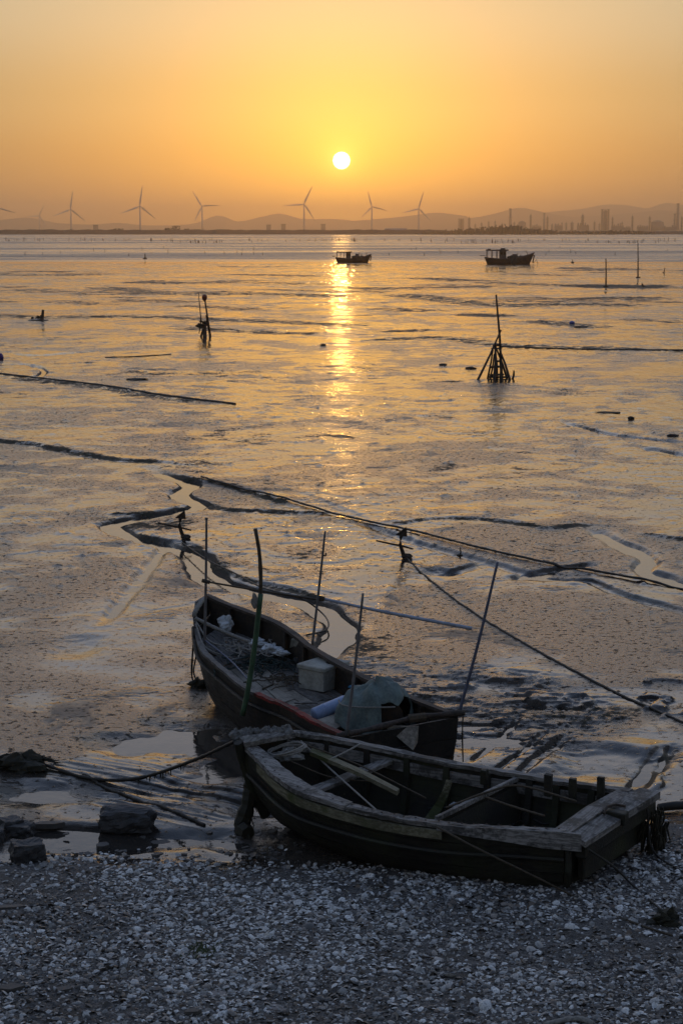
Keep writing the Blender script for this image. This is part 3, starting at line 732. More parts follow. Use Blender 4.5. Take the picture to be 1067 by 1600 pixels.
column(944.5, 327, 9.5, 'tall wide open frame tower with many platforms', kind='lattice')
block(962, 348, 14, 'low vessels right of the open frame tower', kind='rack')
column(956, 339, 2.4, 'thin pole tower just right of the open frame tower')
column(987, 337, 2.8, 'lone thin tower with pale vent between low vessels')
block(978, 352, 12, 'low drum row left of the lone thin tower', kind='rack')
column(1014, 338, 2.8, 'thin tower left of the domed process hall')
block(1026, 344, 19, 'broad domed process hall left of the twin chimneys')
block(1003, 350, 16, 'low pipe rack left of the domed process hall', kind='rack')
column(1053, 334, 3.4, 'shorter chimney of the twin at right edge', kind='stack', name='refinery_stack', cat='chimney')
column(1057.5, 318, 4.6, 'tallest refinery chimney at right edge with drifting smoke', kind='stack', name='refinery_stack', cat='chimney')
column(1064, 338, 2.6, 'thin tower cut near right edge beside tallest chimney')
block(1046, 351, 18, 'low vessels at the foot of the twin chimneys', kind='rack')
for i, px in enumerate((742, 752, 763, 784, 803, 862, 884, 928, 936, 971, 1035)):
    column(px, 350 - (i * 7) % 5, 2.6, 'small hazy refinery vessel among the low units', Y=4500)
for px, pt, lab in ((150, 351, 'small hazy hut on left shore between turbines'), (420, 351, 'hazy low building left of the turbine nearest the sun'), (443, 350, 'hazy block right of the low building near turbine'), (505, 350, 'hazy crane shed right of the turbine left of sun')):
    x = plantbase(px, 4000); top = atY(px, pt, 4000).z
    r = thing('hazy_building', lab, 'building', (x, 4000, .9))
    put('wall', MB().box((x, 4000, top * .45), (10, 10, top * .9)), M['concrete'], r)
    put('roof', MB().box((x, 4000, top * .95), (11, 11, top * .1 - .05)), M['steel'], r)

# ---------------------------------------------------------------- fishing boats at the water's edge
def fishing_boat(px0, px1, pbase, label, rich):
    p0 = at(px0, pbase); p1 = at(px1, pbase); Y = p0.y; L = p1.x - p0.x; xc = (p0.x + p1.x) / 2
    r = thing('fishing_boat', label, 'boat', (xc, Y, 0), 'fishing boats aground at the water edge')
    W = L * .15
    def X(t): return p0.x + L * t
    n = 14; secs = []
    for i in range(n):
        t = i / (n - 1); sheer = L * (.125 + .10 * (t - .38) ** 2 * (3.2 if t > .38 else 2.2)); wd = W * (1 - max(0, (t - .55) / .45) ** 2.2 * .95) * (.82 + .18 * min(1, t * 4))
        secs.append((t, sheer, wd))
    vs = []; fs = []
    for t, sh, wd in secs:
        rk = .10 * L * max(0, t - .75) / .25; rk0 = .06 * L * max(0, .12 - t) / .12
        for k, (yy, zz) in enumerate(((-1, 1), (-.97, .6), (-.8, .2), (-.35, -.05), (.35, -.05), (.8, .2), (.97, .6), (1, 1))):
            vs.append((X(t) - rk * (1 - zz) + rk0 * (1 - zz), Y + wd * yy, -.15 + sh * zz))
    for i in range(n - 1):
        for k in range(7): fs.append((i * 8 + k, i * 8 + 8 + k, i * 8 + 9 + k, i * 8 + k + 1))
    fs += [tuple(range(8)), tuple((n - 1) * 8 + 7 - k for k in range(8))]
    fs += [(i * 8 + 7, i * 8, i * 8 + 8, i * 8 + 15) for i in range(0)]
    put('hull', MB().add(vs, fs), M['boathull'], r, True)
    dk = MB().strip([Vector((X(t), Y - wd * .97, sh * .72)) for t, sh, wd in secs], [Vector((X(t), Y + wd * .97, sh * .72)) for t, sh, wd in secs], Vector((0, 0, 1)), .06)
    put('deck', dk, M['boathull'], r)
    for s in (-1, 1):
        put('rub_rail', MB().tube([(X(t), Y + s * (wd + .06), -.15 + sh) for t, sh, wd in secs], .10, 6), M['boatpaint'], r)
    zt = L * .175; z0 = L * .10
    # wheelhouse aft with a flat canopy on posts
    wh = put('wheelhouse', MB().box((X(.36), Y, z0 + zt * .5), (L * .13, W * 1.1, zt)), M['boatpaint'], r)
    for k in (-1, 1): put('window', MB().box((X(.36) + k * L * .03, Y - W * .55 - .02, z0 + zt * .68), (L * .035, .06, zt * .28)), M['boatglass'], wh)
    put('canopy', MB().box((X(.245), Y, z0 + zt * 1.05), (L * .44, W * 1.7, .24), None, .04), M['boatpaint'], r)
    for kx in (.04, .14, .24):
        for s in (-1, 1): put('post', MB().tube([(X(kx), Y + s * W * .75, z0), (X(kx) + .05, Y + s * W * .75, z0 + zt * 1.03)], .06, 5), M['boathull'], r)
    put('stern_rail', MB().box((X(-.045), Y, z0 + zt * .42), (L * .10, W * 1.7, .12), None, .03), M['boathull'], r)
    rnd = random.Random(int(px0))
    for k in range(6): put('gear_heap', MB().blob((X(.48 + .055 * k), Y + rnd.uniform(-.4, .4), z0 + .35), (L * .035, .5, rnd.uniform(.2, .42)), 9, 6, .2, k), M['net'], r)
    put('foredeck_box', MB().box((X(.60), Y, z0 + .55), (L * .09, W * .8, .8), None, .03), M['boatpaint'], r)
    for kx, hh in ((.66, 1.2), (.72, .9), (.86, 1.25), (.93, .9)):
        put('post', MB().tube([(X(kx), Y + .3, z0), (X(kx) + .06, Y + .3, z0 + hh)], .06, 5), M['boathull'], r)
    for k in range(3): put('fender_tyre', MB().lathe([(.2, -.1), (.42, -.1), (.42, .1), (.2, .1)], 12, (X(.52 + .13 * k), Y - W - .12, .75), Matrix.Rotation(PI / 2, 3, 'X')), M['engine'], r)
    put('bow_post', MB().tube([(X(.97), Y, .3), (X(1.0), Y, L * .19)], .13, 6), M['boathull'], r)
    if rich:
        put('canopy_gear', MB().box((X(.08), Y, z0 + zt * 1.05 + .16), (L * .06, 1.0, .22), None, .05), M['boatpaint'], r)
        put('canopy_gear', MB().box((X(.36), Y, z0 + zt * 1.05 + .22), (L * .09, 1.2, .28), None, .05), M['boatpaint'], r)
        put('fish_trap', MB().blob((X(.56), Y - W - .5, .7), (.55, .4, .9), 9, 7, .15, 4), M['net'], r)
        put('anchor_bar', MB().tube([(X(.98), Y - .2, .2), (X(1.04), Y - .4, .9), (X(1.07), Y - .3, .1)], .06, 5), M['iron'], r)
fishing_boat(524, 580, 410, 'smaller canopied fishing boat aground just below the sun', False)
fishing_boat(757, 834, 413, 'larger canopied fishing boat aground right of the sun reflection', True)

# ---------------------------------------------------------------- stakes
def stake_mesh(name, h, r, lean=.1, seed=0):
    rnd = random.Random(seed)
    return MB().tube([(0, 0, -.3), (lean * .3, 0, h * .4), (lean, rnd.uniform(-.05, .05), h)], [r, r * .9, r * .6], 5).mesh(name)
sm = []
for k in range(6):
    me = stake_mesh('oyster_stake', 1.0 + .25 * (k % 3), .13, .1 * (k - 2.5) / 2, k); me.materials.append(M['stake']); sm.append(me)
rnd = random.Random(11)
def sea_stake(px, py, s, lab, grp):
    p = at(px, py, -.08); o = bpy.data.objects.new('oyster_stake', sm[rnd.randrange(6)]); COL.objects.link(o)
    o.location = p; o.scale = (s, s, s * rnd.uniform(.8, 1.25)); tag(o, lab, 'stake', grp)
for k in range(130):
    px = rnd.uniform(-10, 1075); 
    sea_stake(px, 375.6 + rnd.choice((0, .6, 1.3)) + (.4 if px > 250 else 0), 1.15, 'dark stake in the far oyster rows on the water', 'stakes of the far oyster rows')
for k in range(70):
    c = rnd.choice((300, 330, 730, 760, 780, 970, 1010)); px = rnd.gauss(c, 28)
    sea_stake(px, 379.5 + rnd.uniform(-.6, 1.2), 1.0, 'dark stake in the middle oyster rows on the water', 'stakes of the middle oyster rows')
for k in range(36):
    sea_stake(rnd.choice((rnd.uniform(0, 480), rnd.uniform(600, 1067))), 393 + rnd.uniform(-5, 7), .62, 'short stake in the near oyster rows on the water', 'stakes of the near oyster rows')

# ---------------------------------------------------------------- haze
hz = NT('evening_haze'); hz.t.nodes.remove(hz.b)
pv = hz.n('ShaderNodeVolumePrincipled'); hz.t.links.new(pv.outputs[0], hz.out.inputs['Volume'])
pv.inputs['Color'].default_value = (1.0, .79, .60, 1); pv.inputs['Density'].default_value = 1.85e-4; pv.inputs['Anisotropy'].default_value = .9
hzo = put('haze', MB().box((0, 7100, 91), (15800, 15200, 188)), hz.m); tag(hzo, kind='stuff')
#@@OBJECTS@@
# ---------------------------------------------------------------- boats: shared hull builder
UP = Vector((0, 0, 1))
def section(g, b, s, bulge=.85, low=.30):
    c = Vector((g.x * bulge + b.x * (1 - bulge), g.y * bulge + b.y * (1 - bulge), b.z + low * (g.z - b.z)))
    return g * (1 - s) ** 2 + c * (2 * s * (1 - s)) + b * s * s
def build_hull(root, gN, gF, bN, bF, mat, strakes, ribs, rib_mat, skin_mat, thick=.026):
    """planked sides, backing skin, bottom planks, end planks and ribs; stations run bow to stern"""
    n = len(gN); mid = [(gN[i] + gF[i]) / 2 for i in range(n)]
    for side, (g, b) in enumerate(((gN, bN), (gF, bF))):
        def P(i, s): return section(g[i], b[i], s)
        out = [Vector((g[i].x - mid[i].x, g[i].y - mid[i].y, 0)).normalized() for i in range(n)]
        for k in range(strakes):
            s0 = k / strakes; s1 = (k + 1) / strakes - .006
            off = .006 * (k % 2) + random.uniform(0, .005)
            A = [P(i, s0) + out[i] * off for i in range(n)]; B = [P(i, s1) + out[i] * off for i in range(n)]
            put('plank', MB().strip(A, B, out, thick, .003), mat, root)
        A = []
        rows = 9; vs = []; fs = []
        for i in range(n):
            for r in range(rows): vs.append(P(i, r / (rows - 1) * .99 + .005) - out[i] * .012)
        for i in range(n - 1):
            for r in range(rows - 1): fs.append((i * rows + r, i * rows + rows + r, i * rows + rows + r + 1, i * rows + r + 1))
        put('inner_skin', MB().add(vs, fs), skin_mat, root)
    for k in range(6):
        f0, f1 = k / 6 + .003, (k + 1) / 6 - .003
        A = [bN[i].lerp(bF[i], f0) for i in range(n)]; B = [bN[i].lerp(bF[i], f1) for i in range(n)]
        put('bottom_plank', MB().strip(A, B, UP, .03, .004), mat, root)
    for end, i in (('bow_plank', 0), ('transom_plank', n - 1)):
        j = 1 if i == 0 else n - 2
        d = (mid[i] - mid[j]); d.z = 0; d.normalize(); K = 4
        for k in range(K):
            s0 = k / K; s1 = (k + 1) / K - .012
            A = [section(gN[i], bN[i], s0).lerp(section(gF[i], bF[i], s0), t / 4) for t in range(5)]
            B = [section(gN[i], bN[i], s1).lerp(section(gF[i], bF[i], s1), t / 4) for t in range(5)]
            put(end, MB().strip(A, B, d, .035, .004), mat, root)
    for t, w, rise in ribs:
        for g, b in ((gN, bN), (gF, bF)):
            gi, bi = sample(g, t), sample(b, t); m_ = sample(mid, t)
            inn = Vector((m_.x - gi.x, m_.y - gi.y, 0)).normalized(); al = (sample(mid, min(t + .02, 1)) - sample(mid, max(t - .02, 0))); al.z = 0; al.normalize()
            pts = [section(gi, bi, s / 7) + inn * .022 for s in range(8)]
            if rise: pts = [pts[0] + UP * rise] + pts
            put('rib', MB().strip([p - al * w / 2 for p in pts], [p + al * w / 2 for p in pts], inn, .055, .003), rib_mat, root)
def gunwale(root, name, g, mid, w, t, mat, t0=0.0, t1=1.0, n=24, lift=.0, outset=.04, bulge=None, label=None):
    A = []; B = []
    for k in range(n):
        q = t0 + (t1 - t0) * k / (n - 1); p = sample(g, q); m_ = sample(mid, q)
        inn = Vector((m_.x - p.x, m_.y - p.y, 0)).normalized(); ww = w if bulge is None else w * bulge(q)
        A.append(p - inn * outset + UP * lift); B.append(p + inn * (ww - outset) + UP * lift)
    o = put(name, MB().strip(A, B, UP, t, .007), mat, root)
    if label: o['label'] = label
    return o
def rope(name, pts, r, mat, label, n=None, cat='rope', sag=0.0, parent=None, wob=.0, sides=6, group=None):
    pts = [Vector(p) for p in pts]; L = sum((pts[i + 1] - pts[i]).length for i in range(len(pts) - 1))
    q = resample(pts, n or max(12, int(L * 9)))
    m = len(q)
    for i, p in enumerate(q):
        t = i / (m - 1); p.z -= sag * 4 * t * (1 - t)
        if wob: p += Vector((random.uniform(-wob, wob), random.uniform(-wob, wob), random.uniform(-wob, wob) * .5))
    b = MB().tube(q, [r * random.uniform(.88, 1.12) for _ in q], sides)
    o = put(name, b, mat, parent, True, loc=None if parent else q[0])
    if parent is None: tag(o, label, cat, group)
    elif label: o['label'] = label
    return o
def ground_rope(name, pix, r, mat, label, cat='rope', n=80, lift=.5, wob=.01):
    q = resample([at(*p) for p in pix], n)
    for p in q:
        p.x += random.uniform(-wob, wob); p.z = max(gz(p.x, p.y), WL) + r * lift
    # smooth the height so the rope bridges hollows
    for _ in range(3):
        zs = [p.z for p in q]
        for i in range(1, len(q) - 1): q[i].z = max((zs[i - 1] + zs[i] + zs[i + 1]) / 3, max(gz(q[i].x, q[i].y), WL) + r * lift * .3)
    return tag(put(name, MB().tube(q, [r * random.uniform(.85, 1.15) for _ in q], 7), mat, None, True, loc=q[0]), label, cat)

# ---------------------------------------------------------------- boat A: laden, poles, listing away to the left
NS = 22
gN = resample([Vector((-2.14, 25.0, .90)), at(309, 995, .80), at(318, 1020, .72), at(350, 1050, .66), at(385, 1078, .63), at(420, 1095, .61), at(450, 1106, .60), at(490, 1130, .59), at(540, 1152, .60)], NS)
gF = resample([Vector((-1.98, 25.42, 1.12)), at(360, 948, 1.06), at(420, 970, .98), at(457, 990, .91), at(487, 1014, .86), at(582, 1068, .75), at(629, 1088, .72), at(712, 1120, .70)], NS)
A_root = thing('wooden_boat', 'dark laden wooden boat with upright poles, lying half afloat behind the empty boat', 'boat', ((gN[10] + gF[10]) / 2 * 1.0 - Vector((0, 0, .75))))
def bottoms(gN, gF, rake, inset, z_bow, z_aft):
    bN = []; bF = []; n = len(gN)
    for i in range(n):
        t = i / (n - 1); tb = rake + (1 - rake) * t; a, b = sample(gN, tb), sample(gF, tb); c = (a + b) / 2
        z = z_aft + (z_bow - z_aft) * max(0, 1 - t / .3) ** 1.6
        for src, dst in ((a, bN), (b, bF)):
            d = (c - src); d.z = 0
            q = src + d.normalized() * min(inset, d.length * .55); dst.append(Vector((q.x, q.y, z)))
    return bN, bF
bN, bF = bottoms(gN, gF, .13, .16, .34, -.10)
midA = [(gN[i] + gF[i]) / 2 for i in range(NS)]
build_hull(A_root, gN, gF, bN, bF, M['tar'], 6, [(t, .06, 0) for t in (.1, .2, .31, .43, .55, .67, .79, .9)], M['tar'], M['tar'])
gunwale(A_root, 'gunwale', gN, midA, .085, .035, M['grey_a'], .10, .62)
gunwale(A_root, 'gunwale', gN, midA, .085, .037, M['red'], .623, 1.0, label='faded red stretch of the rail near the stern')
gunwale(A_root, 'gunwale', gN, midA, .07, .05, M['tar'], 0, .097)
gunwale(A_root, 'gunwale', gF, midA, .10, .04, M['brown_a'], 0, 1)
put('rub_strake', MB().tube([p + (p - midA[i]).normalized() * .05 - UP * .12 for i, p in enumerate(gN)], .028, 6), M['tar'], A_root)
# bow board and stem
put('stem_board', MB().strip([gN[0] + Vector((-.02, .05, .02)), (gN[0] + gF[0]) / 2 + Vector((-.10, .10, .06)), gF[0] + Vector((-.02, .05, .02))], [gN[0] + Vector((-.02, .05, -.16)), (gN[0] + gF[0]) / 2 + Vector((-.10, .10, -.14)), gF[0] + Vector((-.02, .05, -.16))], Vector((.5, -.85, 0)), .05, .004), M['grey_a'], A_root)
# crooked log lashed across the stern
q = resample([gN[-1] + Vector((-.10, -.06, .03)), gN[-1].lerp(gF[-1], .3) + UP * .05, gN[-1].lerp(gF[-1], .62) + UP * .085, gF[-1] + Vector((.10, .03, .045))], 18)
put('stern_log', MB().tube(q, [.036 + .008 * math.sin(i * 1.3) for i in range(18)], 8), M['brown_a'], A_root, True)
q1 = gN[-1].lerp(gF[-1], .64); put('lashing', MB().tube([q1 + Vector((-.10, -.05, .08)), q1 + Vector((.10, .0, .09))], .054, 8), M['rope'], A_root)
def deckz(i_t): return (sample(gN, i_t).z + sample(gF, i_t).z) / 2 - .33
def deckp(t, f, up=0.0):
    a, b = sample(gN, t), sample(gF, t); p = a.lerp(b, f); da, db = a.z - .26, b.z - .36
    return Vector((p.x, p.y, da + (db - da) * f + up))
for seg, (t0, t1) in enumerate(((.06, .30), (.305, .62), (.625, .97))):
    for k in range(8):
        f0, f1 = .04 + k * .115 + .004, .04 + (k + 1) * .115 - .004
        ts = [t0 + (t1 - t0) * j / 6 for j in range(7)]; up = random.uniform(-.008, .008)
        put('deck_board', MB().strip([deckp(t, f0, up) for t in ts], [deckp(t, f1, up) for t in ts], UP, .022, .003), M['ply'] if (seg == 1 and k < 5) or (seg == 2 and k < 3) else M['grey_a'], A_root)
for t in (.305, .62):
    put('thwart', MB().strip([deckp(t - .012, f / 6 * .9 + .05, -.05) for f in range(7)], [deckp(t + .012, f / 6 * .9 + .05, -.05) for f in range(7)], UP, .045, .003), M['tar'], A_root)

# poles planted on the laden boat
def pole(name, pts, r, mat, label, cat='pole', knots=0):
    q = resample(pts, 20); r_ = thing(name, label, cat, q[-1])
    put('shaft', MB().tube(q, [r * (1.0 - .25 * (1 - i / 19)) * (1.12 if knots and i % knots == 0 else 1) for i in range(20)], 8), mat, r_, True)
    return r_, q
r_, q = pole('slim_pole', [atY(323, 810, 24.0), atY(322, 905, 24.0), atY(320, 1014, 24.0)], .021, M['greypole'], 'straight grey pole upright at the bow of the laden boat')
put('cap', MB().tube([q[0] - UP * .02, q[0] + UP * .012], .02, 8), M['greypole'], r_)
r_, q = pole('bamboo_pole', [atY(399, 826, 21.62), atY(406, 870, 21.62), atY(407, 930, 21.62), atY(398, 1010, 21.62), atY(388, 1075, 21.6), atY(379, 1118, 21.58)], .030, M['bamboo'], 'bent bamboo pole with green wrapping against the side of laden boat', knots=4)
qg = resample([atY(407.5, 928, 21.6), atY(398, 1010, 21.6), atY(388, 1075, 21.58), atY(379, 1118, 21.56)], 16)
put('green_wrapping', MB().tube(qg, .034, 8), M['greentape'], r_, True)
put('rag', MB().blob(atY(398, 940, 21.58), (.035, .03, .10), 9, 7, .2, 3), M['rope_pale'], r_)
r_, q = pole('slim_pole', [atY(508, 830, 23.55), atY(500, 905, 23.55), atY(488, 1008, 23.55)], .019, M['greypole'], 'leaning grey pole at the far rail of laden boat, above the foam box')
put('hook', MB().tube([atY(505, 868, 23.5), atY(509, 868, 23.5), atY(509, 864, 23.5)], .012, 5), M['iron'], r_)
r_, q = pole('slim_pole', [atY(567, 927, 19.92), atY(556, 1030, 19.92), atY(541, 1150, 19.86)], .019, M['greypole'], 'leaning grey pole at the near stern corner beside the tarpaulin')
put('tie', MB().tube([atY(543, 1140, 19.9), atY(542, 1150, 19.88)], .028, 8), M['rope'], r_)
r_, q = pole('slim_pole', [atY(777, 878, 20.7), atY(748, 1000, 20.7), atY(716, 1118, 20.7)], .021, M['bluepole'], 'long blue grey pole slanting right from the stern corner of laden boat')
put('tie', MB().tube([atY(718, 1108, 20.7), atY(716, 1119, 20.7)], .03, 8), M['rope'], r_)
r_, q = pole('cross_pole', [atY(318, 908, 23.9), atY(400, 922, 23.85), atY(505, 938, 23.7)], .017, M['bamboo'], 'thin dark bamboo lashed level between the poles of laden boat', knots=5)
put('tie', MB().tube([atY(316, 907, 23.92), atY(328, 910, 23.9)], .028, 8), M['rope'], r_)
r_, q = pole('plastic_pipe', [atY(497, 934, 23.62), atY(600, 956, 23.5), atY(737, 982, 23.3)], .026, M['bluepipe'], 'pale blue pipe sticking out level to the right over the mud', cat='pipe')
put('tie', MB().tube([atY(498, 934, 23.6), atY(507, 936, 23.6)], .035, 8), M['rope'], r_)
put('coupling', MB().tube([atY(601, 956, 23.49), atY(608, 957.5, 23.48)], .030, 8), M['bluepipe'], r_)
rope('mooring_rope', [atY(723, 1118, 20.65), atY(722, 1150, 20.6), at(723, 1190, .02)], .010, M['rope'], 'thin rope hanging straight down from the stern corner of laden boat')

# cargo
def foam_box():
    c = at(505, 1072, .47); r = thing('foam_box', 'white foam box with lid on the deck of laden boat', 'box', c)
    a = Matrix.Rotation(math.radians(52), 3, 'Z')
    put('body', MB().box(c + UP * .135, (.52, .42, .27), a, .004), M['foam'], r, bevel=.006)
    put('lid', MB().box(c + UP * .298, (.565, .465, .06), a, .004), M['foam'], r, bevel=.012)
foam_box()
def tarp_heap():
    c = at(585, 1135, .40); r = thing('tarpaulin', 'grey green tarpaulin tied over the engine at the stern of laden boat', 'tarpaulin', c)
    vs = []; fs = []; nu, nv = 64, 22; rnd = random.Random(4)
    hd = HEAD_A + PI / 2
    for j in range(nv + 1):
        h = j / nv
        for i in range(nu):
            a = 2 * PI * i / nu
            se = (abs(math.cos(a)) ** 3.2 + abs(math.sin(a)) ** 3.2) ** (-1 / 3.2)
            rad = (1 - h ** 3.4) ** .5 if h < 1 else 0
            fold = 1 + .085 * abs(math.sin(4.5 * a + 3 * h + 1.1 * math.sin(3 * a))) + (.05 * math.sin(11 * a - 4 * h) + .05 * math.sin(17 * a + 7 * h) + .03 * math.sin(29 * a + 9 * h)) * (1 - h) ** .35
            x = .42 * se * max(rad, .02) * fold * (1.12 - .18 * h) * math.cos(a); y = .32 * se * max(rad, .02) * fold * (1.15 - .2 * h) * math.sin(a)
            z = .57 * h * (1 + .10 * math.cos(a)) + .03 * math.sin(5 * a + 4 * h) + .03 * math.sin(9 * x / .3 + 6 * y / .3)
            ca, sa = math.cos(-.15), math.sin(-.15)
            vs.append(c + Vector((x * ca - y * sa, x * sa + y * ca, z + .005)))
    for j in range(nv):
        for i in range(nu):
            a = 2 * PI * (i + .5) / nu; hole = (-1.25 < (a - 2 * PI if a > PI else a) < -.12) and j < 14
            if hole: continue
            i2 = (i + 1) % nu; fs.append((j * nu + i, j * nu + i2, (j + 1) * nu + i2, (j + 1) * nu + i))
    o = put('sheet', MB().add(vs, fs), M['tarp'], r, True)
    sd = o.modifiers.new('thick', 'SOLIDIFY'); sd.thickness = .008; sb = o.modifiers.new('soft', 'SUBSURF'); sb.levels = 1; sb.render_levels = 1
    tie = []
    for i in range(30):
        a = PI + i / 29 * 2.1; se = (abs(math.cos(a)) ** 3.2 + abs(math.sin(a)) ** 3.2) ** (-1 / 3.2)
        tie.append(c + Vector((.44 * se * math.cos(a), .345 * se * math.sin(a), .34)))
    put('tie_cord', MB().tube(tie, .010, 6), M['rope_pale'], r)
    e = thing('boat_engine', 'dark oily engine showing under the tarpaulin opening', 'engine', c + Vector((.08, .02, .02)))
    put('block', MB().box(c + Vector((.08, .02, .20)), (.42, .30, .34), Matrix.Rotation(-.15, 3, 'Z'), .01), M['engine'], e, bevel=.02)
    put('flywheel', MB().lathe([(.05, 0), (.15, .01), (.15, .06), (.05, .07)], 16, c + Vector((.20, -.13, .18)), Matrix.Rotation(PI / 2, 3, 'X')), M['iron'], e)
    put('exhaust', MB().tube([c + Vector((.16, -.05, .36)), c + Vector((.16, -.05, .42)), c + Vector((.22, -.08, .44))], .022, 7), M['iron'], e)
tarp_heap()
def roll():
    a, b = at(490, 1118, .50), at(542, 1096, .62)
    d = (b - a).normalized(); R = d.to_track_quat('Z', 'Y').to_matrix(); L = (b - a).length
    r = thing('plastic_drum', 'pale blue plastic drum lying beside the tarpaulin', 'drum', a - UP * .09)
    put('body', MB().lathe([(.02, 0), (.085, .004), (.092, .02), (.092, L * .3), (.095, L * .31), (.095, L * .34), (.092, L * .35), (.092, L - .03), (.08, L), (.02, L + .003)], 20, a, R), M['bluewhite'], r, True)
    put('bung', MB().lathe([(.022, L), (.022, L + .02)], 10, a + R @ Vector((.04, .02, 0)), R), M['white'], r)
roll()
def leaning_board(name, pix, zs, label, mat, cat, t=.03):
    P = [at(px, py, z) for (px, py), z in zip(pix, zs)]
    n = (P[1] - P[0]).cross(P[2] - P[0]).normalized()
    m = MB().add(P + [p - n * t for p in P], [tuple(range(len(P))), tuple(range(2 * len(P) - 1, len(P) - 1, -1))] + [(i, i + len(P), (i + 1) % len(P) + len(P), (i + 1) % len(P)) for i in range(len(P))])
    return tag(put(name, m, mat, None, loc=P[0]), label, cat)
leaning_board('foam_board', [(453, 1018), (457, 997), (466, 999), (500, 1022), (494, 1034), (470, 1030)], (.62, .88, .88, .80, .62, .60), 'white foam board leaning inside the far rail of laden boat', M['foam'], 'board')
leaning_board('plywood_sheet', [(490, 1128), (540, 1112), (541, 1128), (520, 1144)], (.50, .50, .47, .47), 'pale plywood sheet lying under the blue drum', M['ply'], 'board', .015)
leaning_board('hanging_plywood', [(600, 1134), (654, 1134), (652, 1160), (645, 1172)], (.66, .66, .46, .40), 'grey triangular plywood panel hung over the stern of laden boat', M['ply'], 'board', .02)
leaning_board('plywood_sheet', [(398, 1060), (425, 1050), (468, 1090), (440, 1100)], (.45, .47, .43, .42), 'large pale plywood sheet on deck left of the drum', M['ply'], 'board', .012)
def tub():
    c = at(562, 1078, .62); r = thing('blue_tub', 'sky blue plastic tub against the far rail behind tarpaulin', 'tub', c - UP * .06)
    put('body', MB().box(c - UP * .02, (.22, .14, .11), Matrix.Rotation(-.5, 3, 'Z'), .004), M['cyan'], r, bevel=.012)
    put('rim', MB().box(c + UP * .043, (.25, .17, .018), Matrix.Rotation(-.5, 3, 'Z')), M['cyan'], r)
tub()
rope('blue_hose', [at(664, 1108, .62), at(672, 1116, .60), at(684, 1121, .60), at(697, 1121, .63)], .022, M['blue'], 'bright blue hose end lying inside the far stern corner', cat='hose')
def rag_heap(name, c, r, seed, mat, label, cat='bag', amp=.2):
    o = put(name, MB().blob(c, r, 18, 12, amp, seed), mat, None, False, loc=c - UP * r[2]); return tag(o, label, cat)
rag_heap('plastic_bag', at(353, 976, .85), (.10, .09, .12), 2, M['white'], 'crumpled white plastic bag tied inside the bow of laden boat')
for i, (px, py, z, s, lab) in enumerate([(402, 1004, .74, .11, 'crumpled pale plastic sheet under the near ropes amidships'), (424, 1014, .70, .13, 'crumpled pale plastic sheet left of the foam board'), (440, 1020, .68, .10, 'small crumpled white plastic beside the foam board')]):
    rag_heap('plastic_scrap', at(px, py, z), (s, s * .8, s * .45), 10 + i, M['white'], lab, 'plastic sheet', .28)
rag_heap('float_ball', at(464, 1035, .56), (.075, .075, .075), 31, M['engine'], 'dark round float beside the foam box', 'float', .03)
def net_heap():
    c = at(428, 1042, .52); rnd = random.Random(9); m = MB()
    for k in range(46):
        p = c + Vector((rnd.gauss(0, .22), rnd.gauss(0, .22), abs(rnd.gauss(0, .045)))); pts = []
        v = Vector((rnd.gauss(0, 1), rnd.gauss(0, 1), 0)).normalized() * .05
        for j in range(9):
            pts.append(p.copy()); v = Matrix.Rotation(rnd.uniform(-.9, .9), 3, 'Z') @ v; p = p + v; p.z = c.z + abs(rnd.gauss(0, .05)) * max(0, 1 - (p - c).length / .5) + .01
        m.tube(pts, .008, 4)
    return tag(put('net_heap', m, M['net'], None, loc=c), 'tangled heap of dark green net in the middle of laden boat', 'net')
net_heap()
def line_heap(px, py, z, sx, sy, n, r, mat, seed, label):
    c = at(px, py, z); rnd = random.Random(seed); m = MB()
    for k in range(n):
        p = c + Vector((rnd.gauss(0, sx), rnd.gauss(0, sy), abs(rnd.gauss(0, .02)))); pts = []; v = Vector((rnd.gauss(0, 1), rnd.gauss(0, 1), 0)).normalized() * .06
        for j in range(10):
            pts.append(p.copy()); v = Matrix.Rotation(rnd.uniform(-.8, .8), 3, 'Z') @ v; p = p + v; p.z = c.z + abs(rnd.gauss(0, .03))
        m.tube(pts, r, 4)
    tag(put('line_heap', m, mat, None, loc=c), label, 'rope')
line_heap(385, 1010, .68, .16, .20, 26, .009, M['rope_pale'], 21, 'pale tangle of thin line on the foredeck of laden boat')
line_heap(395, 1035, .58, .18, .16, 22, .010, M['net'], 22, 'dark tangle of line left of the net heap')
line_heap(462, 1060, .52, .14, .14, 18, .008, M['rope'], 23, 'brown tangle of cord in front of the foam box')
line_heap(640, 1118, .50, .14, .12, 18, .012, M['rope_dark'], 24, 'black hose tangle inside the stern of laden boat')
line_heap(520, 1225, .22, .25, .2, 20, .009, M['rope'], 25, 'brown tangle of cord in the bottom of empty boat')
line_heap(800, 1275, .22, .22, .14, 18, .010, M['rope_dark'], 26, 'dark tangle of rope in the stern bottom of empty boat')
for i, (px, py, z, w, d, rz, lab) in enumerate([(372, 1030, .60, .30, .10, .4, 'narrow grey board on the near side of foredeck'), (452, 1075, .46, .26, .09, 1.9, 'narrow board lying before the foam box'), (436, 1030, .58, .22, .12, .9, 'short dark board under the net heap'), (478, 1098, .47, .3, .05, .1, 'thin batten lying on the pale deck near the drum')]):
    tag(put('loose_board', MB().box(at(px, py, z), (w, d, .018), Matrix.Rotation(rz, 3, 'Z'), .004), M['grey_a'], None, loc=at(px, py, z)), lab, 'board')
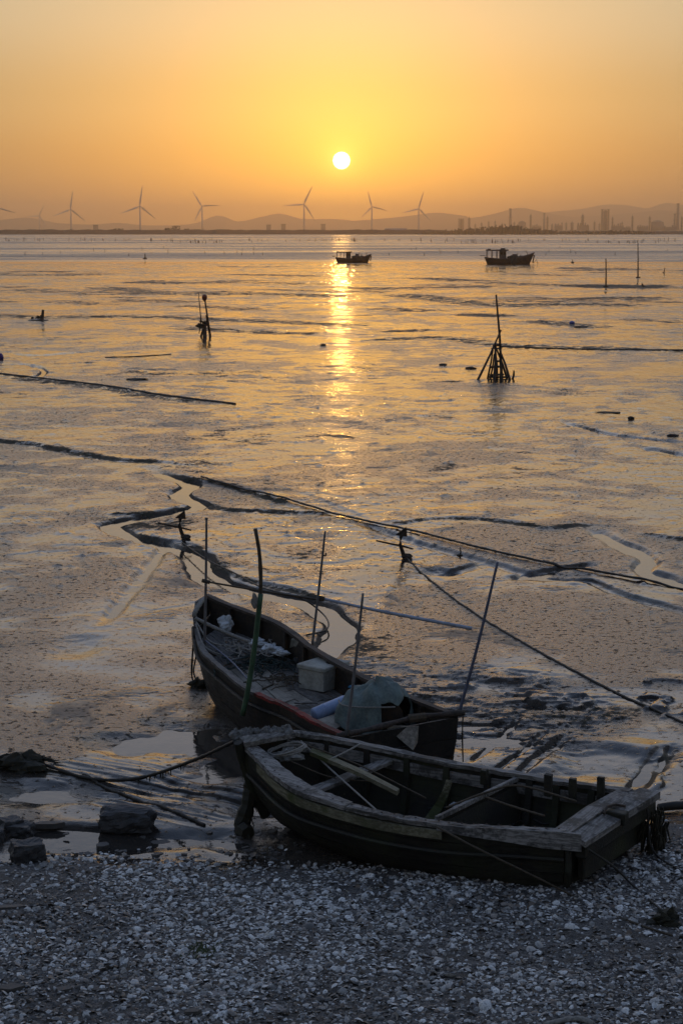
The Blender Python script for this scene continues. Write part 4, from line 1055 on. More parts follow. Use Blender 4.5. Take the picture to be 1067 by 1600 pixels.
for i, (a, b, c, lab) in enumerate([((306, 966, 1.0), (345, 985, .86), (398, 1006, .72), 'thick pale hose running from bow along inside of laden boat'),
                                 ((307, 972, .95), (330, 1003, .78), (372, 1011, .66), 'upper slack rope from bow of the laden boat'),
                                 ((306, 975, .95), (322, 1012, .74), (362, 1028, .62), 'middle slack rope from bow of the laden boat'),
                                 ((320, 1000, .80), (360, 1032, .66), (388, 1062, .62), 'lower slack rope along the near rail of laden boat')]):
    rope('slack_rope', [at(*a), at(*b), at(*c)], .026 if i == 0 else .013, M['rope_pale'] if i < 3 else M['bluepole'], lab, 40)
rope('rope_bundle', [at(303, 964, 1.0), at(306, 955, 1.08), at(312, 944, 1.14), at(319, 936, 1.16)], .035, M['rope_pale'], 'rope wrapped over the blunt bow of laden boat', 20, wob=.008)
rope('hanging_rope', [at(305, 972, .92), at(302, 1010, .60), at(300, 1055, .12), at(306, 1070, .02)], .014, M['rope_dark'], 'dark rope hanging from the bow into the pool', 30)
rope('hanging_rope', [at(308, 975, .92), at(307, 1020, .50), at(303, 1050, .16), at(310, 1068, .03)], .012, M['rope_dark'], 'second dark rope hanging beside first one at laden boat bow', 30)
rag_heap('weed_clump', at(311, 1070, .03), (.12, .09, .07), 8, M['weed'], 'dark weed clump at the foot of the bow ropes in pool', 'seaweed', .3)
for k in range(5):
    p0 = deckp(.2 + .07 * k, .25 + .1 * (k % 3), .03)
    p1 = p0 + Vector((random.uniform(-.5, .5), random.uniform(-.5, .5), 0)); p1.z = p0.z + random.uniform(-.02, .02)
    tag(put('loose_stick', MB().tube([p0, p0.lerp(p1, .5) + UP * .015, p1], .014, 6), M['bamboo'], None, loc=p0), ['loose stick on the foredeck of laden boat', 'loose stick under the net heap', 'loose stick on the pale deck boards', 'short stick beside the plywood sheet', 'dark stick near the drum on laden boat'][k], 'stick')

# ---------------------------------------------------------------- boat B: empty, weathered, drawn up on the shells
hN = resample([at(371, 1159, .95), at(386, 1172, .88), at(405, 1190, .83), at(432, 1217, .78), at(464, 1239, .74), at(513, 1256, .71), at(593, 1277, .68), at(697, 1293, .67), at(790, 1298, .68), at(884, 1304, .70)], NS)
hF = resample([at(450, 1147, .92), at(500, 1153, .85), at(560, 1165, .78), at(648, 1184, .72), at(720, 1199, .69), at(803, 1212, .68), at(861, 1222, .68), at(930, 1233, .69), at(985, 1240, .70)], NS)
B_root = thing('wooden_boat', 'empty weathered wooden boat with broad grey rails drawn up on the shell beach', 'boat', Vector((1.0, 17.6, 0)))
cN = resample([Vector((-.80, 18.72, .26)), Vector((-.66, 18.5, .06)), Vector((-.07, 17.86, -.03)), Vector((.5, 17.26, -.03)), Vector((1.06, 16.90, -.02)), Vector((1.62, 16.60, .0)), Vector((2.18, 16.44, .02))], NS)
cF = [Vector((hF[i].x, hF[i].y, 0)) for i in range(NS)]
for i in range(NS):
    d = Vector((hN[i].x - hF[i].x, hN[i].y - hF[i].y, 0)); t = i / (NS - 1)
    q = cF[i] + d.normalized() * min(.24, d.length * .3); cF[i] = Vector((q.x + .10 * (1 - t), q.y, cN[i].z))
build_hull(B_root, hN, hF, cN, cF, M['tar_b'], 6, [(t, .07, 0) for t in (.12, .24, .36, .48, .60, .72)] + [(.80, .07, 0), (.9, .07, 0)], M['tar_b'], M['tar_b'])
midB = [(hN[i] + hF[i]) / 2 for i in range(NS)]
gunwale(B_root, 'gunwale', hN, midB, .17, .05, M['grey_b'], .04, .47, 30, bulge=lambda q: .75 + .6 * math.sin(PI * min(1, q / .5)))
gunwale(B_root, 'gunwale', hN, midB, .11, .045, M['grey_b'], .472, .74, 20)
gunwale(B_root, 'gunwale', hN, midB, .07, .045, M['grey_b'], .742, 1.0, 16)
gunwale(B_root, 'gunwale', hF, midB, .10, .045, M['grey_b'], 0, 1.0, 40)
# broad pale outer board along the after part of the near side
A = []; Bq = []
for k in range(18):
    t = .70 + .335 * k / 17; tt = min(t, 1.0); p = sample(hN, tt) + (Vector((.06, -.02, 0)) * max(0, (t - 1) / .035) * 2.2 if t > 1 else Vector((0, 0, 0)))
    A.append(p + Vector((0, -.045, .045))); Bq.append(p + Vector((0, -.06, .03 - .155 * min(1, .25 + 3 * (t - .70)))))
put('rail_board', MB().strip(A, Bq, Vector((-.05, -1, 0)), .032, .002), M['grey_b'], B_root)
A = [p + Vector((0, -.035, -.02)) for p in hN[2:16]]; Bq = [p + Vector((0, -.035, -.11)) for p in hN[2:16]]
put('rail_board', MB().strip(A, Bq, Vector((-.25, -.95, 0)), .03, .003), M['moss_b'], B_root)
put('rub_strake', MB().tube([p + Vector((-.02, -.05, -.24)) for p in hN[1:]], .022, 6), M['tar_b'], B_root)
A = [p + Vector((0, -.04, -.05)) for p in hF]; Bq = [p + Vector((0, -.04, -.17)) for p in hF]
put('inner_board', MB().strip(A, Bq, Vector((-.3, -.95, 0)).normalized(), .025, .003), M['grey_b'], B_root)
# stern platform: two heavy planks and the block between them
s0, s1 = hN[-1], hF[-1]; back = Vector((.78, -.36, 0)).normalized(); across = (s1 - s0); across.z = 0; aw = across.length; across.normalize()
back = Vector((across.y, -across.x, 0))
def sp(u, v, z): return Vector((s0.x, s0.y, 0)) + across * (u * aw) + back * v + UP * z
put('stern_plank', MB().strip([sp(-.03, -.13, .685), sp(.5, -.15, .692), sp(1.02, -.12, .688)], [sp(-.03, .05, .685), sp(.5, .045, .692), sp(1.02, .05, .688)], UP, .05, .006), M['grey_bx'], B_root)
put('stern_plank', MB().strip([sp(.0, .06, .665), sp(.4, .06, .667), sp(.47, .06, .667)], [sp(-.05, .24, .635), sp(.4, .25, .64), sp(.47, .25, .64)], UP, .055, .006), M['grey_bx'], B_root)
put('stern_plank', MB().strip([sp(.57, .06, .685), sp(.8, .06, .69), sp(1.05, .06, .685)], [sp(.57, .25, .66), sp(.8, .27, .665), sp(1.08, .27, .66)], UP, .075, .006), M['grey_bx'], B_root)
put('rudder_block', MB().box(sp(.52, .15, .69), (.11, .26, .13), Matrix.Rotation(math.atan2(back.y, back.x) + PI / 2, 3, 'Z'), .008), M['tar_b'], B_root, bevel=.01)
put('rudder_iron', MB().tube([sp(.42, .10, .75), sp(.5, .08, .785), sp(.6, .10, .77), sp(.62, .2, .76)], .014, 6), M['iron'], B_root)
put('stern_beam', MB().box(sp(.55, .15, .56), (.14, aw * 1.08, .17), Matrix.Rotation(math.atan2(back.y, back.x), 3, 'Z'), .012), M['tar_b'], B_root, bevel=.015)
put('stern_beam', MB().box(sp(.58, .10, .34), (.09, aw * .98, .26), Matrix.Rotation(math.atan2(back.y, back.x), 3, 'Z'), .012), M['tar_b'], B_root, bevel=.015)
put('stern_knee', MB().tube([s0 + Vector((.02, -.04, -.05)), s0 + Vector((.02, -.06, -.35)), cN[-1] + Vector((.02, -.02, .02))], .035, 6), M['tar_b'], B_root)
# timber heads along the far rail
for px, y0, y1, Yy in ((856, 1213, 1240, None), (894, 1219, 1247, None), (938, 1217, 1252, None), (756, 1206, 1222, None), (575, 1168, 1186, None), (520, 1160, 1178, None)):
    p = at(px, y1, .64); top = atY(px, y0, p.y)
    put('timber_head', MB().box((p + top) / 2, (.075, .06, (top - p).length + .05), Matrix.Rotation(HEAD_B, 3, 'Z'), .006), M['grey_bx'] if y0 < 1200 else M['tar_b'], B_root, bevel=.006)
nail = MB()
for k in range(34):
    p = sample(hN, .06 + .92 * k / 33); mdp = sample(midB, .06 + .92 * k / 33); inn = Vector((mdp.x - p.x, mdp.y - p.y, 0)).normalized()
    nail.lathe([(.010, .0), (.010, .006)], 6, p + inn * random.uniform(.0, .05) + UP * .047)
put('nail_heads', nail, M['iron'], B_root)['kind'] = 'stuff'
def beam(name, a, b, w, t, mat, drop=0.0):
    d = (b - a); d.z = 0; d.normalize(); s = Vector((-d.y, d.x, 0)); n = 6
    A = [a.lerp(b, i / (n - 1)) - s * w / 2 - UP * drop for i in range(n)]; Bq = [a.lerp(b, i / (n - 1)) + s * w / 2 - UP * drop for i in range(n)]
    return put(name, MB().strip(A, Bq, UP, t, .003), mat, B_root, bevel=.004)
beam('thwart', at(494, 1237, .60), at(612, 1190, .64), .14, .045, M['grey_bx'])
beam('thwart', at(681, 1283, .62), at(816, 1216, .64), .045, .05, M['grey_b'])
put('bulkhead', MB().strip([at(681, 1283, .62) + Vector((0, .01, -.01)), at(816, 1216, .64) + Vector((0, .01, -.01))], [at(681, 1283, .62) + Vector((.05, .2, -.5)), at(816, 1216, .64) + Vector((0, -.2, -.52))], Vector((.9, .4, 0)).normalized(), .03), M['tar_b'], B_root)
put('frame_timber', MB().strip([at(697, 1222, .60), at(690, 1242, .46), at(678, 1262, .30), at(662, 1284, .16)], [at(706, 1224, .60), at(700, 1246, .44), at(690, 1268, .28), at(676, 1290, .14)], Vector((0, -.5, .8)).normalized(), .05, .003), M['moss_b'], B_root)
for t in (.3, .42, .55, .66, .82):
    a = sample(cN, t).lerp(sample(cF, t), .02); b = sample(cN, t).lerp(sample(cF, t), .98)
    beam('floor_timber', a + UP * .035, b + UP * .035, .07, .06, M['tar_b'])
for k in range(4):
    f0, f1 = .18 + .17 * k, .18 + .17 * k + .14
    ts = [.2 + .6 * j / 6 for j in range(7)]
    put('floor_board', MB().strip([sample(cN, t).lerp(sample(cF, t), f0) + UP * .10 for t in ts], [sample(cN, t).lerp(sample(cF, t), f1) + UP * .10 for t in ts], UP, .02, .004), M['tar_b'], B_root)
put('bow_beam', MB().strip([at(372, 1158, .96), at(412, 1152, .97), at(456, 1146, .95)], [at(383, 1168, .93), at(420, 1160, .94), at(462, 1153, .92)], UP, .05, .004), M['grey_bx'], B_root)
put('stem_post', MB().tube([at(372, 1160, .98), at(382, 1195, .70), at(398, 1240, .36), at(415, 1275, .08)], [.05, .055, .06, .06], 7), M['tar_b'], B_root)
# loose gear in the empty boat
o = put('oar_beam', MB().strip([at(484, 1180, .80), at(560, 1213, .72), at(620, 1243, .66)], [at(488, 1174, .80), at(566, 1208, .72), at(624, 1238, .66)], UP, .045, .003), M['moss_b'], None, loc=at(484, 1180, .7)); tag(o, 'long mossy beam lying slantwise across the thwart of empty boat', 'beam')
m = MB()
for k in range(6): m.blob(at(372 + 15 * k, 1149 - 1.2 * k, .985), (.085, .075, .060 + .012 * (k % 2)), 16, 11, .17, 14 + k)
tag(put('cloth_bundle', m, M['cloth'], None, loc=at(407, 1150, .95)), 'grey cloth bundle wrapped over the bow of empty boat', 'cloth')
def coil():
    c = at(448, 1173, .86); pts = []
    for i in range(70):
        a = i / 69 * 2 * PI * 3; rr = .21 + .012 * math.sin(a * 2.3) - .015 * (i / 70)
        pts.append(c + Vector((rr * math.cos(a), rr * .95 * math.sin(a) + .02 * (i / 23 % 1), .012 * math.sin(a * 1.5) + .02 * i / 70 + .04 * math.cos(a))))
    return tag(put('rope_coil', MB().tube(pts, .012, 6), M['rope_pale'], None, True, loc=c), 'pale coil of rope in the bow of empty boat', 'rope')
coil()
rag_heap('rope_tangle', at(452, 1180, .78), (.15, .12, .06), 17, M['rope_pale'], 'matted rope tangle inside the pale coil', 'rope', .35)
for pts, rr, mt, lab in [([(470, 1158, .90), (520, 1205, .72), (590, 1268, .72)], .010, 'rope_pale', 'thin rope crossing from coil to near rail of empty boat'),
                         ([(462, 1158, .90), (560, 1195, .76), (665, 1247, .60)], .009, 'rope', 'thin rope stretched along the mossy beam'),
                         ([(515, 1187, .80), (540, 1175, .82), (562, 1163, .84)], .011, 'rope_pale', 'short stick rope from far rail to mossy beam'),
                         ([(455, 1190, .80), (520, 1215, .66), (600, 1222, .60)], .008, 'rope', 'slack thin line over the forward bottom of empty boat'),
                         ([(697, 1262, .66), (760, 1238, .70), (812, 1228, .72), (900, 1252, .72)], .012, 'rope', 'rope draped over the bulkhead to the timber heads'),
                         ([(757, 1245, .68), (800, 1260, .66), (850, 1275, .68)], .012, 'rope', 'lower rope draped inside the stern of empty boat'),
                         ([(676, 1290, .30), (700, 1276, .36), (720, 1262, .42)], .012, 'rope_pale', 'pale stick leaning on the curved frame timber')]:
    rope('thin_rope', [at(*p) for p in pts], rr, M[mt], lab, 36)
rag_heap('shell_pile', at(709, 1258, .30), (.05, .04, .025), 19, M['white'], 'white scrap lying in the bilge beside the bulkhead', 'scrap', .25)
rag_heap('shell_pile', at(732, 1232, .40), (.035, .03, .02), 20, M['white'], 'smaller white scrap on the inner far side of empty boat', 'scrap', .25)
# weed hanging from the bow rope
m = MB(); rnd = random.Random(3)
core = [at(385, 1172, .86), at(392, 1215, .52), at(388, 1255, .26), at(378, 1290, .03), at(388, 1303, .0)]
q = resample(core, 26)
m.tube(q, [.05 + .03 * rnd.random() + .03 * (i / 26) for i in range(26)], 7)
for k in range(150):
    p = q[rnd.randrange(26)]; d = Vector((rnd.uniform(-.09, .09), rnd.uniform(-.07, .05), -rnd.uniform(.06, .22)))
    m.tube([p, p + d * .5 + Vector((rnd.uniform(-.02, .02), 0, 0)), p + d], [.012, .010, .004], 4)
for v in m.v: v.z = max(v.z, gz(v.x, v.y) - .01) if v.z < .1 else v.z
tag(put('weed_rope', m, M['weed'], None, loc=q[-1]), 'thick weed covered rope hanging from the bow of empty boat to mud', 'seaweed')
m = MB()
for k in range(70):
    p = sp(1.0 + rnd.uniform(-.1, .12), rnd.uniform(.18, .38), rnd.uniform(.25, .60)); d = Vector((rnd.uniform(-.06, .06), rnd.uniform(-.05, .05), -rnd.uniform(.15, .40)))
    m.tube([p, p + d * .5 + Vector((rnd.uniform(-.03, .03), 0, 0)), p + d], [.012, .011, .004], 4)
tag(put('weed_fringe', m, M['weed'], None, loc=sp(1.0, .28, .3)), 'weed fringe hanging under the far stern corner of empty boat', 'seaweed')

# ---------------------------------------------------------------- mooring lines of the empty boat
p0 = at(368, 1158, .95); p1 = at(300, 1189, .52); p2 = at(215, 1216, .10); p3 = at(140, 1216, .03); p4 = at(62, 1192, .05)
q = resample([p0, p1, p2, p3, p4], 70)
mo = thing('mooring_rope', 'weedy mooring rope sagging from the empty boat bow to the weed clump', 'rope', q[-1])
put('strand', MB().tube(q, [.021 * random.uniform(.8, 1.25) for _ in q], 7), M['rope_dark'], mo, True)
m = MB()
for k in range(26):
    p = q[18 + rnd.randrange(24)]; m.tube([p, p - UP * rnd.uniform(.03, .10) + Vector((rnd.uniform(-.02, .02), 0, 0))], [.008, .003], 4)
put('weed_tufts', m, M['weed'], mo)['kind'] = 'stuff'
m = MB().blob(at(35, 1196, .03), (.33, .20, .15), 20, 10, .2, 5)
for k in range(160):
    a = rnd.uniform(0, 6.28); rr = rnd.uniform(.1, .42); p = at(35, 1196, .03) + Vector((rr * math.cos(a), rr * .6 * math.sin(a), .16 * max(0, 1 - rr / .42)))
    m.tube([p, p + Vector((.10 * math.cos(a) + rnd.uniform(-.05, .05), .08 * math.sin(a), rnd.uniform(-.04, .02)))], [.010, .004], 4)
tag(put('weed_clump', m, M['weed'], None, loc=at(35, 1196, 0)), 'dark weed clump on the mud at the end of mooring rope', 'seaweed')
tag(put('weed_clump', MB().blob(at(2, 1192, .02), (.14, .12, .09), 14, 8, .25, 6), M['weed'], None, loc=at(2, 1192, 0)), 'small weed clump cut by left edge beside the larger clump', 'seaweed')
ground_rope('ground_rope', [(130, 1214), (180, 1235), (250, 1262), (320, 1290)], .018, M['rope_dark'], 'dark rope lying in the furrows left of the empty boat')
def gpt(px, py, up=0.0):
    p = at(px, py); 
    for _ in range(4): p = at(px, py, gz(p.x, p.y) + up)
    return p
rope('stern_line', [at(682, 1292, .73), at(750, 1328, .60), at(840, 1372, .38), at(905, 1405, .14), gpt(985, 1440, .02), gpt(1050, 1462, .02)], .010, M['rope'], 'thin line crossing the side of empty boat down to the shells', 60)
rope('stern_line', [sp(-.02, .12, .66), at(955, 1352, .40), at(990, 1385, .20), gpt(1030, 1420, .02), gpt(1070, 1450, .02)], .013, M['rope_dark'], 'dark line from the stern of empty boat down to the shells', 50)
rope('stern_line', [sp(.9, .25, .62), at(1020, 1330, .20), gpt(1075, 1368, .02)], .013, M['rope_dark'], 'dark line from far stern corner towards the right edge', 40)
tag(put('pole_end', MB().tube([gpt(1028, 1262, .05), gpt(1050, 1259, .06), gpt(1110, 1256, .07)], [.045, .05, .05], 9), M['stake'], None, True, loc=gpt(1028, 1262, .05)), 'dark log end lying on the mud behind the stern at right edge', 'log')
rag_heap('weed_clump', gpt(1040, 1440, .03), (.14, .10, .09), 27, M['weed'], 'weed clump on the shells below the stern lines', 'seaweed', .3)

# ---------------------------------------------------------------- anchors, long ropes and stakes on the flat
def anchor(px, py, label, s=1.0, rot=0.0):
    b = at(px, py); b.z = gz(b.x, b.y); r = thing('old_anchor', label, 'anchor', b)
    def L(x, y, z): return b + Matrix.Rotation(rot, 3, 'Z') @ Vector((x * s, y * s, z * s))
    put('shank', MB().tube([L(.10, 0, -.05), L(.02, 0, .10), L(-.04, 0, .28), L(-.03, 0, .42), L(.02, 0, .50)], [.05, .042, .036, .034, .03], 7), M['iron'], r, True)
    put('fluke', MB().add([L(-.14, -.02, .47), L(.10, -.02, .44), L(.08, -.02, .64), L(-.14, .03, .47), L(.10, .03, .44), L(.08, .03, .64)], [(0, 1, 2), (5, 4, 3), (0, 3, 4, 1), (1, 4, 5, 2), (2, 5, 3, 0)]), M['iron'], r)
    put('stock', MB().tube([L(-.52, 0, .36), L(-.25, 0, .30), L(.0, 0, .25), L(.22, 0, .19)], [.016, .02, .022, .016], 6), M['iron'], r)
    put('ring', MB().blob(L(.10, 0, .03), (.11 * s, .10 * s, .07 * s), 10, 7, .15, 2), M['iron'], r)
anchor(628, 874, 'rusty anchor standing out of the mud right of the poles')
anchor(284, 845, 'rusty anchor beside the winding creek left of the poles', .95)
ground_rope('anchor_rope', [(636, 876), (680, 915), (740, 958), (800, 995), (870, 1035), (940, 1070), (1010, 1103), (1080, 1135)], .017, M['rope_dark'], 'dark rope from right anchor slanting to the right edge', n=110)
q = resample([at(285, 848, .06), at(325, 875, .12), at(366, 895, .18), at(410, 918, .30), at(470, 935, .30), at(500, 955, .05), at(513, 972, .04), at(508, 985, .03), at(480, 992, .03)], 80)
tag(put('anchor_rope', MB().tube(q, .014, 6), M['rope_dark'], None, True, loc=q[0]), 'dark rope from left anchor trailing behind the laden boat in a loop', 'rope')
ground_rope('long_hawser', [(315, 750), (400, 772), (470, 792), (560, 815), (640, 832), (740, 857), (840, 880), (940, 898), (1080, 922)], .024, M['rope_dark'], 'long thick hawser running across the flat to the right edge', n=200, lift=1.6)
ground_rope('sunken_rope', [(-15, 583), (60, 592), (160, 604), (260, 620), (368, 633)], .045, M['rope_dark'], 'long dark sunken line at left, above the scarp', n=120, lift=.3)
ground_rope('sunken_rope', [(165, 559), (220, 557), (268, 554)], .032, M['rope_dark'], 'short dark line on the flat below the left stake frame', n=40, lift=.2)
ground_rope('sunken_rope', [(780, 542), (900, 546), (1080, 548)], .04, M['rope_dark'], 'thin dark line on the flat right of the pole pyramid', n=60, lift=.3)

def pyramid():
    Y = at(773, 592).y; b = at(773, 592); r = thing('pole_pyramid', 'tall pyramid of lashed poles standing on the flat at right', 'pole frame', b)
    def p(zx, zy, dy=0.0): return atY(720 + zx * .1031, 450 + zy * .1031, Y + dy)
    for a, c, rr in [((530, 100, 0), (620, 1340, .1), .065), ((605, 635, .1), (245, 1385, -.6), .055), ((490, 860, .1), (400, 1360, .5), .05), ((520, 880, 0), (500, 1370, -.5), .075), ((520, 880, 0), (700, 1365, .4), .055), ((570, 900, 0), (745, 1375, -.4), .06), ((515, 900, 0), (545, 1360, .5), .06), ((500, 1000, 0), (440, 1360, .6), .045), ((590, 1080, 0), (605, 1350, -.3), .08), ((800, 1250, 0), (775, 1385, 0), .06)]:
        A, B2 = p(*a), p(*c); B2.z = -.05
        put('pole', MB().tube([A, A.lerp(B2, .5) + Vector((.03, 0, 0)), B2], [rr * .6, rr * .85, rr], 6), M['stake'], r)
    for a, c in (((485, 870, 0), (575, 870, 0)), ((520, 1110, -.2), (590, 1110, .2)), ((450, 1200, -.3), (640, 1190, .3)), ((440, 1320, -.4), (640, 1310, .4)), ((410, 1350, .2), (720, 1350, .2))):
        put('cross_bar', MB().tube([p(*a), p(*c)], .05, 6), M['stake'], r)
    put('lashing', MB().blob(p(530, 865), (.14, .12, .07), 9, 6, .1, 1), M['rope_dark'], r)
pyramid()
def small_frame():
    Y = at(320, 527).y; b = at(320, 527); r = thing('stake_frame', 'stake frame with a red float on top, on the flat at left', 'pole frame', b)
    def p(zx, zy, dy=0.0): return atY(290 + zx * .0687, 440 + zy * .0687, Y + dy)
    for a, c, rr in [((440, 400, 0), (575, 1290, .2), .065), ((450, 900, 0), (455, 1300, -.3), .10), ((440, 960, 0), (345, 1280, .3), .07), ((470, 760, 0), (560, 1250, .5), .055), ((415, 1000, 0), (420, 1200, -.2), .08)]:
        A, B2 = p(*a), p(*c); B2.z = -.05
        put('pole', MB().tube([A, A.lerp(B2, .5), B2], [rr * .7, rr * .9, rr], 6), M['stake'], r)
    put('float', MB().lathe([(.02, -.22), (.12, -.12), (.16, .02), (.15, .14), (.05, .2)], 10, p(435, 370)), M['orange'], r, True)
    put('rag', MB().blob(p(450, 960), (.18, .12, .16), 9, 7, .25, 6), M['weed'], r)
    r2 = thing('flag_stick', 'thin bent stick with rags beside the float topped frame', 'stick', atY(313, 522, Y - .3))
    put('shaft', MB().tube([p(295, 230, -.3), p(330, 600, -.3), p(355, 900, -.3), p(310, 1180, -.3)], [.02, .03, .035, .03], 5), M['stake'], r2)
    put('rag', MB().blob(p(345, 1010, -.3), (.20, .1, .14), 9, 7, .3, 3), M['weed'], r2)
    put('rag', MB().blob(p(355, 910, -.3), (.09, .07, .07), 8, 6, .3, 4), M['weed'], r2)
small_frame()
def flat_stake(px, pbase, ptop, label, r=.05, lean=0.0, foot=False):
    b = at(px, pbase); t = atY(px + lean, ptop, b.y); o = thing('marker_stake', label, 'stake', b)
    put('shaft', MB().tube([t, t.lerp(b, .5) + Vector((.02, 0, 0)), b - UP * .1], [r * .6, r * .8, r], 6), M['stake'], o)
    put('foot_weed', MB().blob(b, (r * 3, r * 3, r * 1.5), 9, 6, .2, int(px)), M['weed'], o)
flat_stake(946, 449, 404, 'tall marker stake on the far flat below the larger boat', .10)
flat_stake(996, 434, 380, 'tall thin marker stake nearest the right edge at the water', .10)
flat_stake(718, 868, 855, 'short stick standing beside the hawser', .02)
flat_stake(1005, 449, 443, 'stub of a stake on dark mud bank near right edge', .12, -3)
flat_stake(1036, 427, 418, 'short stake at the far right of the flat', .09, 2)
flat_stake(894, 410, 405, 'stub of a stake at the water edge right of boats', .1)
flat_stake(227, 404, 396, 'short dark stake in shallow water at left', .16)
o_ = thing('wreck_ribs', 'small cluster of broken wooden ribs on the flat at far left', 'wreck', at(60, 500))
for k, (px, py, tx, ty) in enumerate([(52, 500, 51, 495), (58, 500, 60, 493), (63, 500, 61, 494), (66, 501, 68, 484), (67, 500, 65, 492), (55, 500, 58, 497)]):
    b = at(px, py); put('timber', MB().tube([atY(tx, ty, b.y), b - UP * .1], [.09, .14], 6), M['stake'], o_)
put('mud_mound', MB().blob(at(60, 501), (.7, .5, .14), 12, 6, .15, 3), M['mud'], o_)
for px, py, rx, rz, mt, nm, lab, cat in [(893, 508, .20, .13, 'blue', 'float_ball', 'blue plastic float lying on the flat at right', 'float'), (0, 562, .22, .22, 'purple', 'float_ball', 'violet float at the left edge beside the sunken line', 'float'),
        (908, 512, .5, .07, 'stake', 'driftwood', 'low dark driftwood right of the blue float', 'driftwood'), (985, 656, .11, .07, 'stake', 'dark_lump', 'dark rounded lump on the flat at right', 'lump'), (1050, 682, .18, .045, 'stake', 'driftwood', 'short driftwood near right edge below the dark lump', 'driftwood'),
        (692, 571, .20, .06, 'weed', 'mud_clod', 'dark clod left of the pole pyramid', 'clod'), (735, 576, .26, .06, 'weed', 'mud_clod', 'dark flat clod beside the pyramid foot', 'clod'), (215, 595, .45, .05, 'weed', 'mud_clod', 'dark flat weed strip above the sunken line', 'clod'), (505, 540, .16, .07, 'weed', 'mud_clod', 'small clod under the sun reflection', 'clod'),
        (950, 645, .4, .015, 'weed', 'driftwood', 'thin dark stick line left of the rounded lump', 'driftwood'), (775, 545, .3, .03, 'stake', 'driftwood', 'scrap wood just right of the pyramid top', 'driftwood')]:
    b = at(px, py); b.z = gz(b.x, b.y)
    tag(put(nm, MB().blob(b + UP * rz * .5, (rx, rx * .7, rz), 12, 8, .12 if 'float' not in nm else .02, int(px)), M[mt], None, 'float' in nm, loc=b), lab, cat)

# ---------------------------------------------------------------- stones
def boulder(px, py, dims, rot, seed, label, mat='stone', up=0.0):
    c = gpt(px, py); rnd = random.Random(seed); dx, dy, dz = [q / 2 for q in dims]; R = Matrix.Rotation(rot, 3, 'Z')
    n = 9; vs = []; fs = []; idx = {}
    def key(i, j, k): return (i, j, k)
    m = MB()
    for i in range(n + 1):
        for j in range(n + 1):
            for k in range(n + 1):
                if 0 < i < n and 0 < j < n and 0 < k < n: continue
                u, v, w = 2 * i / n - 1, 2 * j / n - 1, 2 * k / n - 1
                l = math.sqrt(u * u + v * v + w * w); sq = max(abs(u), abs(v), abs(w)); f = 1 - .15 * (l - 1) / .73
                nz = .05 * math.sin(3 * u + seed) + .06 * math.sin(4 * v + 2 * w + seed * 2) + .04 * math.sin(5 * w - 3 * u + seed) + rnd.uniform(-.035, .035) - .10 * max(0, math.sin(7 * u + 5 * v + seed)) * abs(w) + .035 * math.sin(6 * w + 8 * u + 5 * v + seed)
                p = Vector((u * dx, v * dy, w * dz)) * f * (1 + nz)
                p.z += .08 * dz * u * math.sin(seed); idx[(i, j, k)] = len(vs); vs.append(c + R @ p + UP * (dz * .62 + up))
    for a in range(n):
        for b in range(n):
            for s in (0, n):
                q = [(a, b, s), (a + 1, b, s), (a + 1, b + 1, s), (a, b + 1, s)]; fs.append(tuple(idx[t] for t in (q if s else q[::-1])))
                q = [(a, s, b), (a + 1, s, b), (a + 1, s, b + 1), (a, s, b + 1)]; fs.append(tuple(idx[t] for t in (q[::-1] if s else q)))
                q = [(s, a, b), (s, a + 1, b), (s, a + 1, b + 1), (s, a, b + 1)]; fs.append(tuple(idx[t] for t in (q if s else q[::-1])))
    m.add(vs, fs); return tag(put('shore_stone', m, M[mat], None, loc=c), label, 'stone')
boulder(200, 1290, (.60, .34, .27), -.12, 3, 'large oblong stone block standing in the shallow water')
boulder(44, 1345, (.34, .28, .27), .35, 5, 'angular upright stone at the edge of the shells')
boulder(32, 1306, (.30, .26, .18), -.2, 8, 'flat topped stone behind the angular upright stone')
boulder(18, 1300, (.24, .24, .20), .6, 11, 'rounded stone behind flat topped stone at far left')
boulder(-4, 1313, (.16, .18, .16), .1, 13, 'small dark stone cut by left edge')
def slab(px, py, w, d, t, rot, seed, label, mat='slate', group=None, tilt=.06):
    c = gpt(px, py); rnd = random.Random(seed); n = rnd.randrange(5, 8); R = Matrix.Rotation(rot, 3, 'Z') @ Matrix.Rotation(rnd.uniform(-tilt, tilt), 3, 'X') @ Matrix.Rotation(rnd.uniform(-tilt, tilt), 3, 'Y')
    pts = []
    for k in range(n):
        a = 2 * PI * k / n + rnd.uniform(-.3, .3); r_ = rnd.uniform(.7, 1.05); pts.append(Vector((w / 2 * r_ * math.cos(a), d / 2 * r_ * math.sin(a), 0)))
    top = [c + R @ (p * .93 + UP * (t * .75)) for p in pts]; bot = [c + R @ (p - UP * t * .4) for p in pts]
    m = MB().add(top + bot, [tuple(range(n)), tuple(range(2 * n - 1, n - 1, -1))] + [(i, i + n, (i + 1) % n + n, (i + 1) % n) for i in range(n)])
    return tag(put('flat_stone', m, M[mat], None, loc=c), label, 'stone', group)
slab(75, 1290, .42, .16, .05, .05, 2, 'long flat stone lying behind the angular upright stone')
slab(106, 1318, .22, .12, .035, .2, 4, 'flat grey stone in the shallows right of the upright stone')
slab(102, 1331, .16, .09, .03, 0, 5, 'smaller flat stone just below the flat grey one')
slab(162, 1328, .20, .16, .09, .3, 6, 'dark lumpy stone below the oblong block')
slab(250, 1318, .26, .18, .03, .2, 7, 'flat slab right of and below the oblong block')
slab(430, 1577, .26, .17, .02, 2.9, 8, 'pale pinkish triangular flat stone at the bottom', 'palestone')
slab(330, 1556, .30, .15, .02, .4, 9, 'grey broken plate left of the pinkish triangular stone', 'palestone')
slab(15, 1420, .40, .12, .04, .1, 10, 'dark long flat stone at left edge of the shells')
